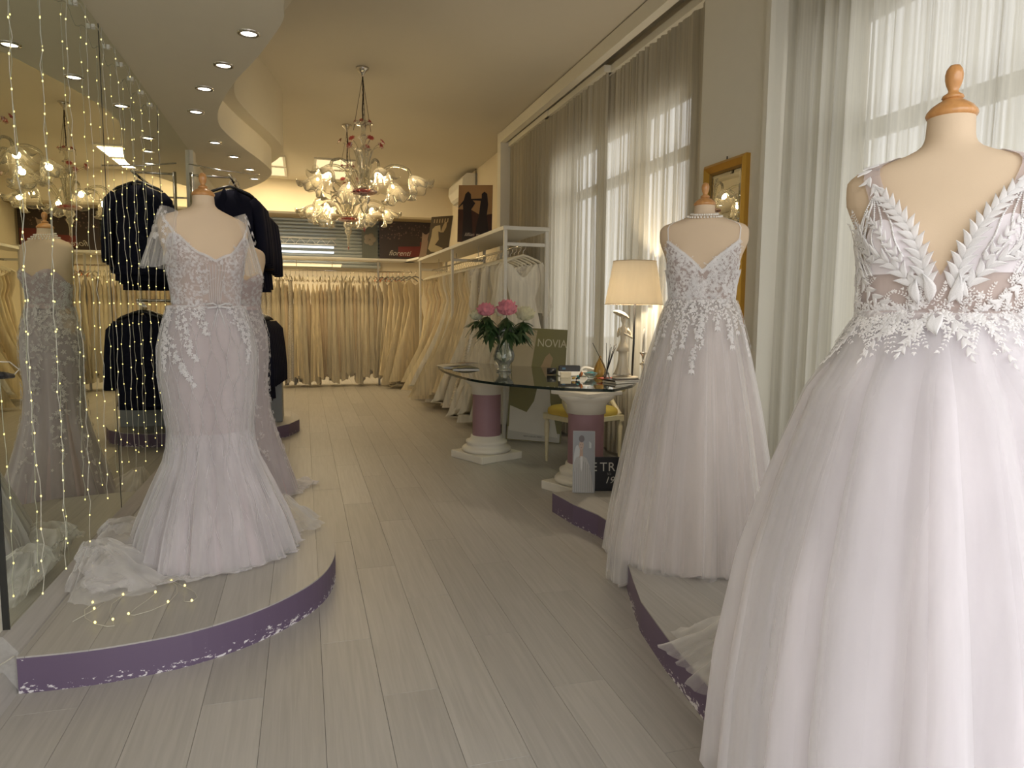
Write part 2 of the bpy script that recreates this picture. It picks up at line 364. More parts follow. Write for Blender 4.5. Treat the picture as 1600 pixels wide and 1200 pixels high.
MB().box(-3.2, 3.3, -1.0, 15.4, CEIL, CEIL+0.1).build('ceiling', M['ceil'], kind='structure')
# soffit, two tiers with a waving edge
Lp = [(0.12, -1.0), (0.16, 0.5), (0.10, 1.8), (0.03, 2.9), (-0.06, 3.85), (-0.07, 4.1), (-0.14, 4.4), (-0.25, 4.79), (-0.40, 5.25), (-0.53, 5.75), (-0.61, 6.15), (-0.64, 6.55), (-0.60, 6.92), (-0.51, 7.4), (-0.41, 7.85), (-0.33, 8.3), (-0.31, 8.6), (-0.36, 8.95), (-0.49, 9.4), (-0.71, 9.9), (-0.98, 10.2), (-1.2, 10.4)]
Ls = smoothpoly([(x, y, 0) for x, y in Lp], 6)
def offset_line(pts, d):
    out = []
    for i, p in enumerate(pts):
        t = (pts[min(i+1, len(pts)-1)]-pts[max(i-1, 0)]); n = Vector((t.y, -t.x, 0)).normalized(); out.append(p+n*d)
    return out
def soffit(name, line, z0, z1, mt, x_in=-1.25):
    n = len(line); v = []; f = []
    for p in line: v += [(x_in, p.y, z0), (p.x, p.y, z0), (p.x, p.y, z1)]
    m = MB()
    A = [(x_in, p.y, z0) for p in line]; B = [(p.x, p.y, z0) for p in line]; C = [(p.x, p.y, z1) for p in line]
    m.add(A+B, [(i, i+1, n+i+1, n+i) for i in range(n-1)]); m.add(B+C, [(i, i+1, n+i+1, n+i) for i in range(n-1)], True)
    m.add([(x_in, p.y, z1) for p in line]+C, [(i, n+i, n+i+1, i+1) for i in range(n-1)])
    return m.build(name, mt, kind='structure')
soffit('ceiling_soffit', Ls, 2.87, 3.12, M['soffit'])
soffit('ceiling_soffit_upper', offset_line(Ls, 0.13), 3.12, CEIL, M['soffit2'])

# left wall with three mirror panels
wl = empty('wall_left', kind='structure')
MB().box(-1.30, -1.05, -1.0, 15.4, 0, CEIL).build('wall_surface', M['white_wall'], wl)
for a, b in ((2.837, 4.462), (4.470, 6.07), (6.078, 7.63)):
    MB().box(-1.049, -1.03, a, b, 0.205, 2.868).build('mirror_panel', M['mirror'], wl)
g = MB()
for y in (2.833, 4.466, 6.074): g.box(-1.0495, -1.0285, y-0.004, y+0.004, 0.2, 2.87)
g.build('mirror_joint', M['mirror_gap'], wl)
MB().box(-1.05, -0.995, 7.64, 7.80, 2.25, 2.87).build('wall_return', M['white_wall'], wl)
# wood plinth under the mirror
m = MB(); m.add([(-1.05, 2.77, 0), (-0.985, 2.77, 0), (-0.985, 2.77, 0.145), (-1.03, 2.77, 0.205), (-1.05, 2.77, 0.205), (-1.05, 7.63, 0), (-0.985, 7.63, 0), (-0.985, 7.63, 0.145), (-1.03, 7.63, 0.205), (-1.05, 7.63, 0.205)],
      [(0, 1, 2, 3, 4), (9, 8, 7, 6, 5), (1, 6, 7, 2), (2, 7, 8, 3), (3, 8, 9, 4)])
m.build('baseboard_left', M['lam'], kind='structure')
m = MB(); m.add([(-1.05, -1, 0), (-0.99, -1, 0), (-1.035, -1, 0.075), (-1.05, -1, 0.075), (-1.05, 2.77, 0), (-0.99, 2.77, 0), (-1.035, 2.77, 0.075), (-1.05, 2.77, 0.075)], [(0, 1, 2, 3), (7, 6, 5, 4), (1, 5, 6, 2), (2, 6, 7, 3)])
m.build('baseboard_front', M['lam'], kind='structure')
# right wall: outer wall with two window openings, pilaster, cornice
def wall_with_holes(name, X0, X1, Y0, Y1, holes, mt):
    m = MB(); ys = sorted({Y0, Y1}|{h[0] for h in holes}|{h[1] for h in holes})
    for a, b in zip(ys[:-1], ys[1:]):
        hs = [h for h in holes if h[0] <= a and h[1] >= b]
        if not hs: m.box(X0, X1, a, b, 0, CEIL)
        else: m.box(X0, X1, a, b, 0, hs[0][2]); m.box(X0, X1, a, b, hs[0][3], CEIL)
    return m.build(name, mt, kind='structure')
HOLES = [(-0.9, 3.45, 0.45, 3.0), (5.0, 7.95, 0.72, 3.12)]
wall_with_holes('wall_right', 2.87, 3.1, -1.0, 15.4, HOLES, M['wall'])
for k, (a, b, z0, z1) in enumerate(HOLES):
    wo = empty('window_%d' % (k+1), kind='structure')
    f = MB(); n = 3 if k else 3
    f.box(2.96, 3.02, a, a+0.06, z0, z1); f.box(2.96, 3.02, b-0.06, b, z0, z1); f.box(2.96, 3.02, a, b, z0, z0+0.06); f.box(2.96, 3.02, a, b, z1-0.06, z1)
    ty = 2.63 if k else 2.35
    f.box(2.96, 3.02, a, b, ty-0.045, ty+0.045)
    for q in range(1, n): y = lerp(a, b, q/n); f.box(2.96, 3.02, y-0.04, y+0.04, z0, z1)
    f.build('window_frame', M['metal_white'], wo)
MB().box(2.60, 2.87, 3.65, 4.39, 0, CEIL).build('wall_pilaster', M['white_wall'], kind='structure')
MB().box(2.585, 2.87, 9.46, 9.62, 0, CEIL).build('wall_pier', M['white_wall'], kind='structure')
MB().box(2.58, 2.66, 4.39, 9.60, 3.60, CEIL-0.012).build('trim_1', M['white_wall'], kind='structure')
MB().box(2.58, 2.66, -1.0, 3.65, 3.60, CEIL-0.012).build('trim_2', M['white_wall'], kind='structure')
m = MB(); m.box(2.565, 2.60, 3.62, 3.66, 0.0, 3.6); m.build('trim_3', M['white_wall'], kind='structure')
MB().box(2.585, 2.60, 3.65, 4.39, 0.0, 0.10).build('baseboard_right', M['white_wall'], kind='structure')
# back wall: bulkhead above a shop window onto a shuttered front
MB().box(-1.3, 3.1, 14.1, 14.4, 3.16, CEIL).build('wall_back', M['wall'], kind='structure')
MB().box(-1.3, 3.1, 15.2, 15.4, 0, 3.2).build('wall_rear', M['wall'], kind='structure')
MB().box(-1.3, 3.1, 14.4, 15.2, 3.16, 3.2).build('ceiling_rear', mat('recess_brown', (0.35, 0.27, 0.15), 0.8), kind='structure')
wf = empty('wall_front', kind='structure')
fm = MB(); fm.box(-1.3, 3.1, -1.1, -1.0, 3.45, CEIL+.05); fm.box(-1.3, -0.9, -1.1, -1.0, 0, 3.45); fm.box(2.6, 3.1, -1.1, -1.0, 0, 3.45); fm.box(-0.9, 2.6, -1.1, -1.0, 0, 0.1)
for x in (0.25, 1.4): fm.box(x-0.03, x+0.03, -1.08, -1.02, 0.1, 3.45)
fm.build('shop_front_frame', M['white_wall'], wf)
# pavement outside so that daylight bounces as it would
MB().box(-30, 30, -30, 40, -0.3, -0.16).build('ground', mat('pavement', (0.32, 0.30, 0.28), 0.9), kind='structure')

# shutter, banner and lamps behind the back rail
sh = empty('roller_shutter', (0, 15.1, 0), label='grey corrugated roller shutter high behind the back dress rail', cat='shutter')
slat = MB(); ss = [(0, 0), (-0.02, 0.012), (-0.032, 0.035), (-0.02, 0.058), (0, 0.07)]
slat.add([(-1.2, a, z) for a, z in ss]+[(1.55, a, z) for a, z in ss], [(i, 5+i, 6+i, i+1) for i in range(4)], True)
sme = slat.mesh('slat'); sme.materials.append(mat('grey_shutter', (0.36, 0.40, 0.42), 0.4, metal=0.3))
for k in range(14): o = link('slat', sme, None, sh); o.location = (0, 0, 2.2+k*0.07)
bn = empty('banner', (2.2, 14.9, 2.40), label='dark red photo banner with a pale gown and script lettering above the back racks', cat='banner')
MB().box(-0.68, 0.62, 0, 0.02, 0, 0.76).build('sheet', flat('banner_dark', (0.035, 0.022, 0.018)), bn)
def figprint(name, pts, mt, parent, y=-0.003):
    m = MB(); n = len(pts); m.add([(x, y, z) for x, z in pts]+[(x, y+0.002, z) for x, z in pts], [tuple(range(n-1, -1, -1)), tuple(range(n, 2*n))]+[(i, n+i, n+(i+1) % n, (i+1) % n) for i in range(n)])
    return m.build(name, mt, parent)
figprint('printed_bench', [(-0.3, 0.05), (0.6, 0.05), (0.6, 0.36), (0.15, 0.36), (0.15, 0.27), (-0.3, 0.25)], flat('print_red', (0.14, 0.02, 0.018)), bn)
figprint('printed_gown', [(0.13, 0.06), (0.36, 0.06), (0.33, 0.3), (0.31, 0.42), (0.34, 0.56), (0.29, 0.52), (0.25, 0.52), (0.2, 0.56), (0.19, 0.42), (0.18, 0.3)], flat('print_gown', (0.34, 0.25, 0.2)), bn, -0.006)
bl = MB(); rr = random.Random(3)
for k in range(90):
    x, z, r = rr.uniform(-0.66, 0.58), rr.uniform(0.4, 0.72), rr.uniform(0.006, 0.018)
    bl.add([(x+r*math.cos(a), -0.004, z+r*math.sin(a)) for a in np.linspace(0, 2*PI, 6)[:-1]], [(0, 1, 2, 3, 4)])
setp(bl.build('printed_blossom', flat('print_blossom', (0.16, 0.09, 0.07)), bn), kind='stuff')
def text(name, body, size, mt, parent, loc, rot=(PI/2, 0, 0), shear=0, ext=0.001, align='LEFT', sx=1):
    c = bpy.data.curves.new(name, 'FONT'); c.body = body; c.size = size; c.shear = shear; c.extrude = ext; c.align_x = align
    c.materials.append(mt); t_ = bpy.data.objects.new(name, c); COL.objects.link(t_); me = bpy.data.meshes.new_from_object(t_.evaluated_get(bpy.context.evaluated_depsgraph_get())); bpy.data.objects.remove(t_)
    o = bpy.data.objects.new(name, me); COL.objects.link(o); o.parent = parent; o.location = loc; o.rotation_euler = rot; o.scale = (sx, 1, 1); return o
pale = flat('pale_print', (0.5, 0.46, 0.40))
text('lettering', 'fiorenti', 0.15, pale, bn, (-0.5, -0.006, 0.07), shear=0.4)
# small framed print left of the banner
pb = empty('banner', (1.33, 14.95, 2.38), label='dark floral print panel between the grey shutter and the red banner', cat='banner')
MB().box(-0.16, 0.16, 0, 0.02, 0, 0.7).build('sheet', flat('print_grey', (0.10, 0.11, 0.09)), pb)
fl = MB()
for k in range(5):
    a = k*1.25; fl.lathe([(0.0, 0), (0.05, 0.004), (0.06, 0)], 9, M=Matrix.Translation((0.07*math.cos(a), -0.004, 0.4+0.07*math.sin(a)))@Matrix.Rotation(PI/2, 4, 'X'))
fl.build('printed_flower', flat('print_flower', (0.22, 0.19, 0.15)), pb)
tr = empty('light_truss', (0, 14.7, 2.62), label='white lattice truss carrying two bright tubes in front of the grey shutter', cat='truss')
t = MB()
for z in (0.0, 0.12): t.tube([(-1.1, 0, z), (0.65, 0, z)], 0.008, 5)
for k in range(9):
    x = -1.1+k*0.195; t.tube([(x, 0, 0), (x+0.097, 0, 0.12), (x+0.195, 0, 0)], 0.006, 4)
t.build('lattice', M['metal_white'], tr)
for z in (-0.05, -0.15):
    MB().tube([(-1.1, -0.03, z), (0.60, -0.03, z)], 0.018, 8).build('tube_lamp', M['tubelight'], tr)
wt = empty('tube_light', (-0.3, 14.0, 2.17), label='long warm tube light just above the back dress rail', cat='light')
MB().tube([(-0.7, 0, 0), (1.0, 0, 0)], 0.018, 8).build('tube_lamp', M['tubewarm'], wt)
MB().box(-0.72, 1.02, 0.01, 0.05, 0.0, 0.04).build('batten', M['metal_white'], wt)
light('AREA', 'tube_glow', (0.1, 13.95, 2.12), 20, (1.0, 0.82, 0.52), shape='RECTANGLE', size=1.7, size_y=0.05)
# lamps on the ceiling
pos = [(0.53, 12.35), (0.53, 13.25), (-0.55, 12.35), (-0.55, 13.25)]
pl = ['square lit ceiling panel beside the chandeliers, nearer of the two', 'square lit ceiling panel beside the chandeliers, nearer the back wall', 'square lit ceiling panel half hidden by the soffit tip', 'square lit ceiling panel showing past the soffit tip near the back wall']
for (x, y), lb in zip(pos, pl):
    p = empty('ceiling_panel_light', (x, y, CEIL), label=lb, cat='light', group='square lit ceiling panels')
    f = MB(); f.box(-0.32, 0.32, -0.42, -0.37, -0.025, 0); f.box(-0.32, 0.32, 0.37, 0.42, -0.025, 0); f.box(-0.32, -0.28, -0.37, 0.37, -0.025, 0); f.box(0.28, 0.32, -0.37, 0.37, -0.025, 0)
    f.build('frame', M['metal_white'], p); MB().box(-0.28, 0.28, -0.37, 0.37, -0.02, -0.005).build('diffuser', M['panel'], p)
    light('AREA', 'panel_glow', (x, y, CEIL-0.04), 21, (1.0, 0.77, 0.44), shape='RECTANGLE', size=0.55, size_y=0.72)
DL = [(-0.26, 4.36), (-0.45, 4.96), (-0.63, 5.51), (-0.77, 6.16), (-0.75, 7.22), (-0.64, 7.82), (-0.53, 8.46), (-0.52, 9.04), (-0.86, 9.75), (-0.12, 3.0), (-0.02, 1.9)]
ordn = ['nearest', 'second', 'third', 'fourth', 'fifth', 'sixth', 'seventh', 'eighth', 'ninth']
for k, (x, y) in enumerate(DL):
    p = empty('downlight', (x, y, 2.87), label=('recessed round downlight in the waving soffit, %s from the front in view' % ordn[k]) if k < 9 else ('recessed round downlight in the soffit, %s the left stage' % ('just before' if k == 9 else 'well before')), cat='light', group='recessed soffit downlights')
    MB().lathe([(0.062, 0), (0.060, -0.008), (0.047, -0.010), (0.042, -0.002)], 20).build('trim_ring', M['chrome'], p)
    MB().lathe([(0.042, -0.003), (0.03, -0.004), (0.0005, -0.0045)], 16).build('lamp_lens', M['spot'], p)
    light('SPOT', 'downlight_beam', (x, y, 2.85), 12, (1.0, 0.84, 0.62), spot_size=1.6, spot_blend=0.7, shadow_soft_size=0.04)
# stage platforms
def stage(name, pts, label, cat='platform', top=0.135):
    r = empty(name, label=None, kind='structure')
    m = MB(); n = len(pts); V = [(x, y, 0) for x, y in pts]+[(x, y, top-0.006) for x, y in pts]
    m.add(V, [(i, (i+1) % n, n+(i+1) % n, n+i) for i in range(n)], False); m.build('painted_edge', M['purple'], r)
    # top cut into planks
    bm = bmesh.new(); vs = [bm.verts.new((x, y, top)) for x, y in pts]; bm.faces.new(vs)
    bm.normal_update()
    xs = [p[0] for p in pts]
    me = bpy.data.meshes.new('deck'); 
    res = bmesh.ops.extrude_face_region(bm, geom=bm.faces[:]); 
    for e in res['geom']:
        if isinstance(e, bmesh.types.BMVert): e.co.z -= 0.006
    bmesh.ops.recalc_face_normals(bm, faces=bm.faces[:])
    x = math.floor(min(xs)/PW)*PW+0.04-PW
    # split into strips
    strips = []
    while x < max(xs):
        b2 = bm.copy(); x0, x1 = x+0.0006, x+PW-0.0006
        for (px, nx) in ((x0, -1), (x1, 1)):
            g = b2.verts[:]+b2.edges[:]+b2.faces[:]
            r2 = bmesh.ops.bisect_plane(b2, geom=g, plane_co=(px, 0, 0), plane_no=(nx, 0, 0), clear_outer=True)
            ed = [e for e in r2['geom_cut'] if isinstance(e, bmesh.types.BMEdge)]
            if ed: bmesh.ops.edgeloop_fill(b2, edges=ed)
        if b2.verts:
            mm = bpy.data.meshes.new('plank'); b2.to_mesh(mm); link('plank', mm, M['lam'], r)
        b2.free(); x += PW
    bm.free(); return r
PL_L = [(-0.985, 2.75), (-0.8, 2.745), (-0.64, 2.76), (-0.43, 2.81), (-0.22, 2.93), (-0.05, 3.10), (0.06, 3.28), (0.12, 3.5), (0.13, 3.72), (0.10, 3.98), (0.04, 4.25), (-0.06, 4.55), (-0.19, 4.78), (-0.36, 4.95), (-0.6, 5.08), (-0.985, 5.15)]
s3 = smoothpoly([(x, y, 0) for x, y in PL_L], 4)
stage('floor_platform', [(p.x, p.y) for p in s3], '')
PL_R = [(2.86, -0.9), (2.86, 4.43), (1.59, 4.43), (1.62, 4.12), (1.68, 3.86), (1.69, 3.6), (1.62, 3.35), (1.50, 3.08), (1.42, 2.85), (1.345, 2.62), (1.29, 2.3), (1.262, 2.05), (1.24, 1.86), (1.20, 1.6), (1.13, 1.2), (1.02, 0.7), (0.98, -0.9)]
stage('floor_platform', PL_R, '')
PB = [(-0.985, 7.55), (-0.6, 7.5), (-0.35, 7.62), (-0.17, 7.85), (-0.07, 8.15), (-0.07, 8.45), (-0.16, 8.8), (-0.35, 9.2), (-0.6, 9.5), (-0.985, 9.65)]
stage('floor_platform', PB, '')
c = empty('display_plinth', (-0.52, 8.25, 0.135), label='grey box plinth on the small back platform below the suits', cat='plinth')
MB().bbox(-0.36, 0.28, -0.25, 0.25, 0, 0.44, 0.004).build('body', mat('grey_box', (0.24, 0.25, 0.25), 0.5), c)
MB().bbox(-0.37, 0.29, -0.26, 0.26, 0.44, 0.46, 0.004).build('top', mat('grey_box_top', (0.42, 0.40, 0.35), 0.4), c)

# ------------------------------------------------------------------ curtains
def curtain(y0, y1, X, z0, z1, mt, label, seed, per=0.085, amp=0.032, group='sheer curtains'):
    r = np.random.RandomState(seed); n = int((y1-y0)/0.0085); ys = np.linspace(y0, y1, n); zs = np.linspace(z0, z1, 26)
    ph = np.cumsum(1+0.35*np.sin(ys*3.1+seed)+0.25*np.sin(ys*7.7+seed*2)); ph = ph/ph[-1]*2*PI*(y1-y0)/per
    am = amp*(0.65+0.35*np.sin(ys*5.3+seed)+0.2*np.sin(ys*13+seed))
    P = np.zeros((26, n, 3))
    for i, z in enumerate(zs):
        t = (z-z0)/(z1-z0); k = lerp(1.25, 0.65, t)
        drift = 0.5*np.sin(ys*2.3+t*2.2+seed)*(1-t)
        w = np.sin(ph+drift); w = np.sign(w)*np.abs(w)**0.75
        P[i, :, 0] = X + am*k*w; P[i, :, 1] = ys + 0.012*np.sin(ph*0.5+t*2); P[i, :, 2] = z
    P[0, :, 2] += 0.006*np.sin(ys*17)
    c = empty('curtain', (X, (y0+y1)/2, z0), label=label, cat='curtain', group=group)
    P[:, :, 0] -= X; P[:, :, 1] -= (y0+y1)/2; P[:, :, 2] -= z0
    MB().grid(P).build('curtain_cloth', mt, c)
    h = MB(); h.box(-0.04, 0.04, -(y1-y0)/2, (y1-y0)/2, z1-z0-0.002, z1-z0+0.06); h.build('heading', M['white_wall'], c)
    return c
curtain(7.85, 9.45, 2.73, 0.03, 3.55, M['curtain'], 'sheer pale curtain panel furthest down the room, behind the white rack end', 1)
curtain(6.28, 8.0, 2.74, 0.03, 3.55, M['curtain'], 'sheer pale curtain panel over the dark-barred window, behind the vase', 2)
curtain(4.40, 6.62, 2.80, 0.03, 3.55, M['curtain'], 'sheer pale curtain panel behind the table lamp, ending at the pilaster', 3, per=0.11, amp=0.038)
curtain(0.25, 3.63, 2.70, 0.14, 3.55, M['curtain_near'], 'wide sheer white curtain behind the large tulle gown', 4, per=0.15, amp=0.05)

# ------------------------------------------------------------------ dress forms and gowns
class Body:
    AT = [(-.40, .225), (-.22, .236), (-.15, .275), (-.10, .38), (-.06, .58), (-.025, .78), (.01, .92), (.06, .99), (.12, 1.0), (.22, .99), (.32, .93), (.42, .86), (.5, .83), (.62, .80), (.8, .74), (1.0, .71), (1.2, .79), (1.5, .95), (1.7, .98)]
    BT = [(-.40, .23), (-.22, .24), (-.14, .28), (-.06, .33), (0, .36), (.12, .41), (.25, .48), (.5, .54), (.62, .53), (.8, .48), (1.0, .46), (1.2, .52), (1.5, .62), (1.7, .63)]
    def __init__(s, S, zn, zsh, zw, at=None, skirt=None):
        s.S, s.zn, s.zsh, s.zw = S, zn, zsh, zw; s.A = at or s.AT; s.sk = skirt
    def ab(s, z):
        z = np.asarray(z, float)
        t = (s.zsh-z)/(s.zsh-s.zw)
        tn = (s.zsh-s.zn)/(s.zsh-s.zw)  # neck top (negative)
        t = np.where(t < -.1, -.1+(t+.1)*(.3/(abs(tn)-.1+1e-6)) if abs(tn) > .1 else t, t)
        xa, ya = zip(*s.A); xb, yb = zip(*s.BT)
        a = np.interp(t, xa, ya)*s.S; b = np.interp(t, xb, yb)*s.S
        if s.sk is not None:
            zz, ra, rb = s.sk
            a = np.where(z < s.zw, np.interp(z, zz[::-1], ra[::-1]), a); b = np.where(z < s.zw, np.interp(z, zz[::-1], rb[::-1]), b)
        return a, b, t
    def pt(s, th, z, off=0.0):
        th = np.asarray(th, float); z = np.asarray(z, float)
        a, b, t = s.ab(z); a = a+off; b = b+off
        bu = 0.13*s.S*np.exp(-((t-.52)/.17)**2)*(np.exp(-((th-.62)/.36)**2)+np.exp(-((th+.62)/.36)**2))
        x = a*np.sin(th); y = -b*np.cos(th)-bu*0.9; x = x+bu*0.35*np.sin(th)
        return np.stack([x, y, np.broadcast_to(z, x.shape)], -1)
    def frame(s, th, z, off):
        p = Vector(s.pt(th, z, off)); e = 1e-3
        dt = Vector(s.pt(th+e, z, off))-p; dz = Vector(s.pt(th, z+e, off))-p
        n = dt.cross(dz).normalized(); return p, n, dt.normalized(), dz.normalized()

def dress_form(body, loc, rz, label, stand=True, zbot=None, tilt=0):
    f = empty('dress_form', loc, rz, label, 'mannequin', 'dress forms in gowns')
    zb = zbot if zbot is not None else body.zw-0.45*(body.zsh-body.zw)
    zs = np.concatenate([np.linspace(body.zn, body.zsh-0.02, 14), np.linspace(body.zsh-0.03, zb, 22)])
    sk = body.sk; body.sk = None
    th = np.linspace(-PI, PI, 65)[:-1]
    P = np.array([body.pt(th, z) for z in zs]); body.sk = sk
    m = MB(); m.grid(P[:, ::-1], wrap=True); n = 64
    m.add([P[0, k] for k in range(n)], [tuple(range(n))]); m.add([P[-1, k]*np.array([1, 1, 1]) for k in range(n)], [tuple(range(n-1, -1, -1))])
    m.build('torso', M['form'], f)
    r = 0.225*body.S; z = body.zn
    MB().lathe([(r*0.9, -.006), (r*1.06, -0.002), (r*1.12, 0.004), (r*1.08, 0.010), (r*0.9, 0.020), (r*0.62, 0.029), (r*0.42, 0.034), (r*0.40, 0.037)], 32, (0, 0, z), closed=True).build('neck_cap', M['wood'], f)
    MB().lathe([(r*0.40, 0.035), (r*0.48, 0.038), (r*0.44, 0.043), (r*0.24, 0.049), (r*0.22, 0.054), (r*0.32, 0.064), (r*0.38, 0.075), (r*0.39, 0.086), (r*0.34, 0.096), (r*0.22, 0.104), (0.001, 0.107)], 24, (0, 0, z), closed=True).build('finial', M['wood'], f)
    if stand:
        MB().tube([(0, 0, 0.03), (0, 0, zb+0.01)], 0.016, 10).build('pole', M['wood'], f)
        m = MB(); m.lathe([(0.17, 0.0), (0.17, 0.02), (0.03, 0.035), (0.02, 0.06)], 20, closed=True); m.build('base', M['wood'], f)
    return f

def skirt_mesh(levels, seed, nth=220, rows=44, folds=((13, .5), (23, .35), (37, .2)), sharp=1.4, hem=0.012, spread=None, drop=None, off=0.0, ampk=1.0):
    """levels: (z, rx, ry, cx, cy, amp) from waist down.  spread(theta)->extra train length on the floor."""
    r = np.random.RandomState(seed); lv = np.array(levels, float); zt = lv[:, 0]
    th = np.linspace(-PI, PI, nth+1)[:-1]
    zz = np.interp(np.linspace(0, 1, rows), np.linspace(0, 1, len(zt)), zt)
    F = np.zeros(nth); base = []
    for n, a in folds:
        ph = r.uniform(0, 6.28); wob = 0.7*np.sin(2*th+r.uniform(0, 6))+0.5*np.sin(3*th+r.uniform(0, 6)); base.append((n, a, ph, wob, r.uniform(-.5, .5)))
    mod = 0.75+0.3*np.sin(3*th+r.uniform(0, 6))+0.2*np.sin(5*th+r.uniform(0, 6))
    P = []
    for z in zz:
        c = [np.interp(-z, -zt, lv[:, k]) for k in range(1, 6)]
        t = (zt[0]-z)/(zt[0]-zt[-1]); f = 0
        for n, a, ph, wob, dr in base:
            s = np.sin(n*th+ph+wob+dr*t*1.5); f = f + a*(1-np.abs(s)**(1/sharp)*1.6+0.0)*np.sign(1)*0.9 if False else f + a*np.sign(s)*np.abs(s)**(1/sharp)
        d = c[4]*ampk*f*mod
        rx = c[0]+off+d; ry = c[1]+off+d
        P.append(np.stack([c[2]+rx*np.sin(th), c[3]-ry*np.cos(th), np.full(nth, z)], -1))
    P = np.array(P)
    if hem: P[-1, :, 2] += hem*(np.sin(9*th+seed)+0.6*np.sin(23*th))*0.5+hem*0.6
    if drop is not None: P[-1, :, 2] += drop(th); P[-2, :, 2] += drop(th)*0.4
    if spread is not None:
        sp = spread(th); ex = []
        for k in range(1, 11):
            u = k/10; d = np.stack([np.sin(th), -np.cos(th), 0*th], -1)
            q = P[-1].copy(); rip = 0.020*np.sin(7*th+u*5+seed)+0.016*np.sin(15*th-u*9)+0.010*np.sin(27*th+u*13)
            q += d*(sp*u)[:, None]*(1+0.08*np.sin(6*th+seed))[:, None]; q[:, 2] = P[-1, :, 2]*(1-min(1, u*2.5))+(0.012+np.abs(rip)*np.minimum(1, sp*5)*(0.6+0.4*math.sin(u*9)))*min(1, u*2.5)
            ex.append(q)
        P = np.concatenate([P, np.array(ex)])
    return P
def skirt(parent, name, mt, *a, label=None, **k):
    P = skirt_mesh(*a, **k); o = MB().grid(P[:, ::-1], wrap=True).build(name, mt, parent)
    if label: o['label'] = label
    return o
def bodice(parent, name, mt, body, ztop, zbot, off=0.006, nth=120, rows=26, th0=-PI, th1=PI):
    th = np.linspace(th0, th1, nth+1); zt = np.array([ztop(t) for t in th])
    P = []
    for i in range(rows):
        u = i/(rows-1); z = zbot+(zt-zbot)*u; P.append(body.pt(th, z, off))
    return MB().grid(np.array(P)).build(name, mt, parent)
def strip(body, path, w, off=0.008, n=20):
    """ribbon on the body: path = [(theta,z)...]"""
    pts = smoothpoly([(a, b, 0) for a, b in path], n); P = []
    prev = None
    for i, p in enumerate(pts):
        q, nn, dt, dz = body.frame(p.x, p.y, off); q2 = body.frame(*(pts[min(i+1, len(pts)-1)])[:2], off)[0]; q0 = body.frame(*(pts[max(i-1, 0)])[:2], off)[0]
        t = (q2-q0).normalized(); s = t.cross(nn).normalized()*w/2; P.append([q-s, q+s])
    return np.array([[list(a), list(b)] for a, b in P])
# lace motifs
def petal(L=1.0, W=0.5, lift=0.15):
    return [(0, 0, 0), (-W/2, L*.45, lift*.6), (0, L*.5, lift), (W/2, L*.45, lift*.6), (0, L, lift*.2)], [(0, 2, 1), (0, 3, 2), (1, 2, 4), (2, 3, 4)]
def place(mb, vs, fs, p, n, u, size, ang):
    v = n.cross(u).normalized(); c, s = math.cos(ang), math.sin(ang); a = u*c+v*s; b = -u*s+v*c
    mb.add([p+(a*x+b*y+n*z)*size for x, y, z in vs], fs)
PV, PF = petal()
def flower(mb, p, n, u, size, k=5, a0=0):
    for i in range(k): place(mb, PV, PF, p, n, u, size, a0+2*PI*i/k)
def sprig(mb, surf, th, z, ang, L, size, off, r):
    """a curling twig with leaf pairs; ang measured in the surface, 0 = up, grows by bending"""
    st = L/7; bend = r.uniform(-.22, .22); pos = []
    for k in range(8):
        p, n, dt, dz = surf.frame(th, z, off); d = dt*math.sin(ang)+dz*math.cos(ang)
        for sgn in (-1, 1):
            place(mb, PV, PF, p, n, dt, size*(1-0.05*k), -ang+sgn*0.9)
        rad = max(0.05, math.hypot(p.x, p.y)); th += st*math.sin(ang)/rad; z += st*math.cos(ang); ang += bend
    place(mb, PV, PF, p, n, dt, size, -ang)

# --- placements --------------------------------------------------------------
def face_cam(x, y, extra=0):
    d = Vector((-x, -y)).normalized(); return math.atan2(d.x, -d.y)+extra

# ===== gown A : large tulle gown, right foreground
gx, gy = 1.325, 1.23; phi = face_cam(gx, gy)
zz = np.array([1.219, 1.12, 1.045, 0.85, 0.63, 0.35, 0.0]); ra = np.array([.146, .205, .256, .335, .408, .468, .512]); rb = ra*0.97
B4 = Body(0.196, 1.632, 1.527, 1.219, at=[(a, (b if a < .55 else max(b, .78))) for a, b in Body.AT], skirt=(zz, ra, rb))
form4 = dress_form(B4, (gx, gy, .135), phi, 'bare beige dress form nearest the camera, in the deep V tulle gown')
ga = empty('wedding_gown', (gx, gy, .135), phi, 'sleeveless wedding gown with deep V neck, leaf lace and full white tulle skirt', 'gown', 'wedding gowns on dress forms')
lv = [(z, a, b, .05*(1.219-z), .13*(1.219-z), am) for z, a, b, am in zip(zz, ra, rb, (0.003, .010, .016, .026, .036, .046, .055))]
def lining(z): return [(q[0], q[1]-.03 if q[0] < 1.2 else q[1]-0.004, q[2]-.03 if q[0] < 1.2 else q[2]-0.004, q[3], q[4], q[5]*0.6) for q in lv]
skirt(ga, 'lining', M['blush_pale'], lining(0), 41, hem=0.01, folds=((9, .6), (17, .3)))
def spreadA(th): return 0.30*np.exp(-((th+1.75)/.35)**2)+0.10*np.exp(-((th+1.0)/.5)**2)
def dropA(th): return -0.05*np.exp(-((th+0.9)/.5)**2)
for s_, mt, o_ in ((42, 'tulle', 0.0), (43, 'tulle', 0.006), (44, 'tulle_thin', 0.014)):
    skirt(ga, 'tulle_layer', M[mt], lv, s_, nth=300, off=o_, folds=((11, .55), (19, .4), (31, .15)), ampk=0.85, hem=0.02)
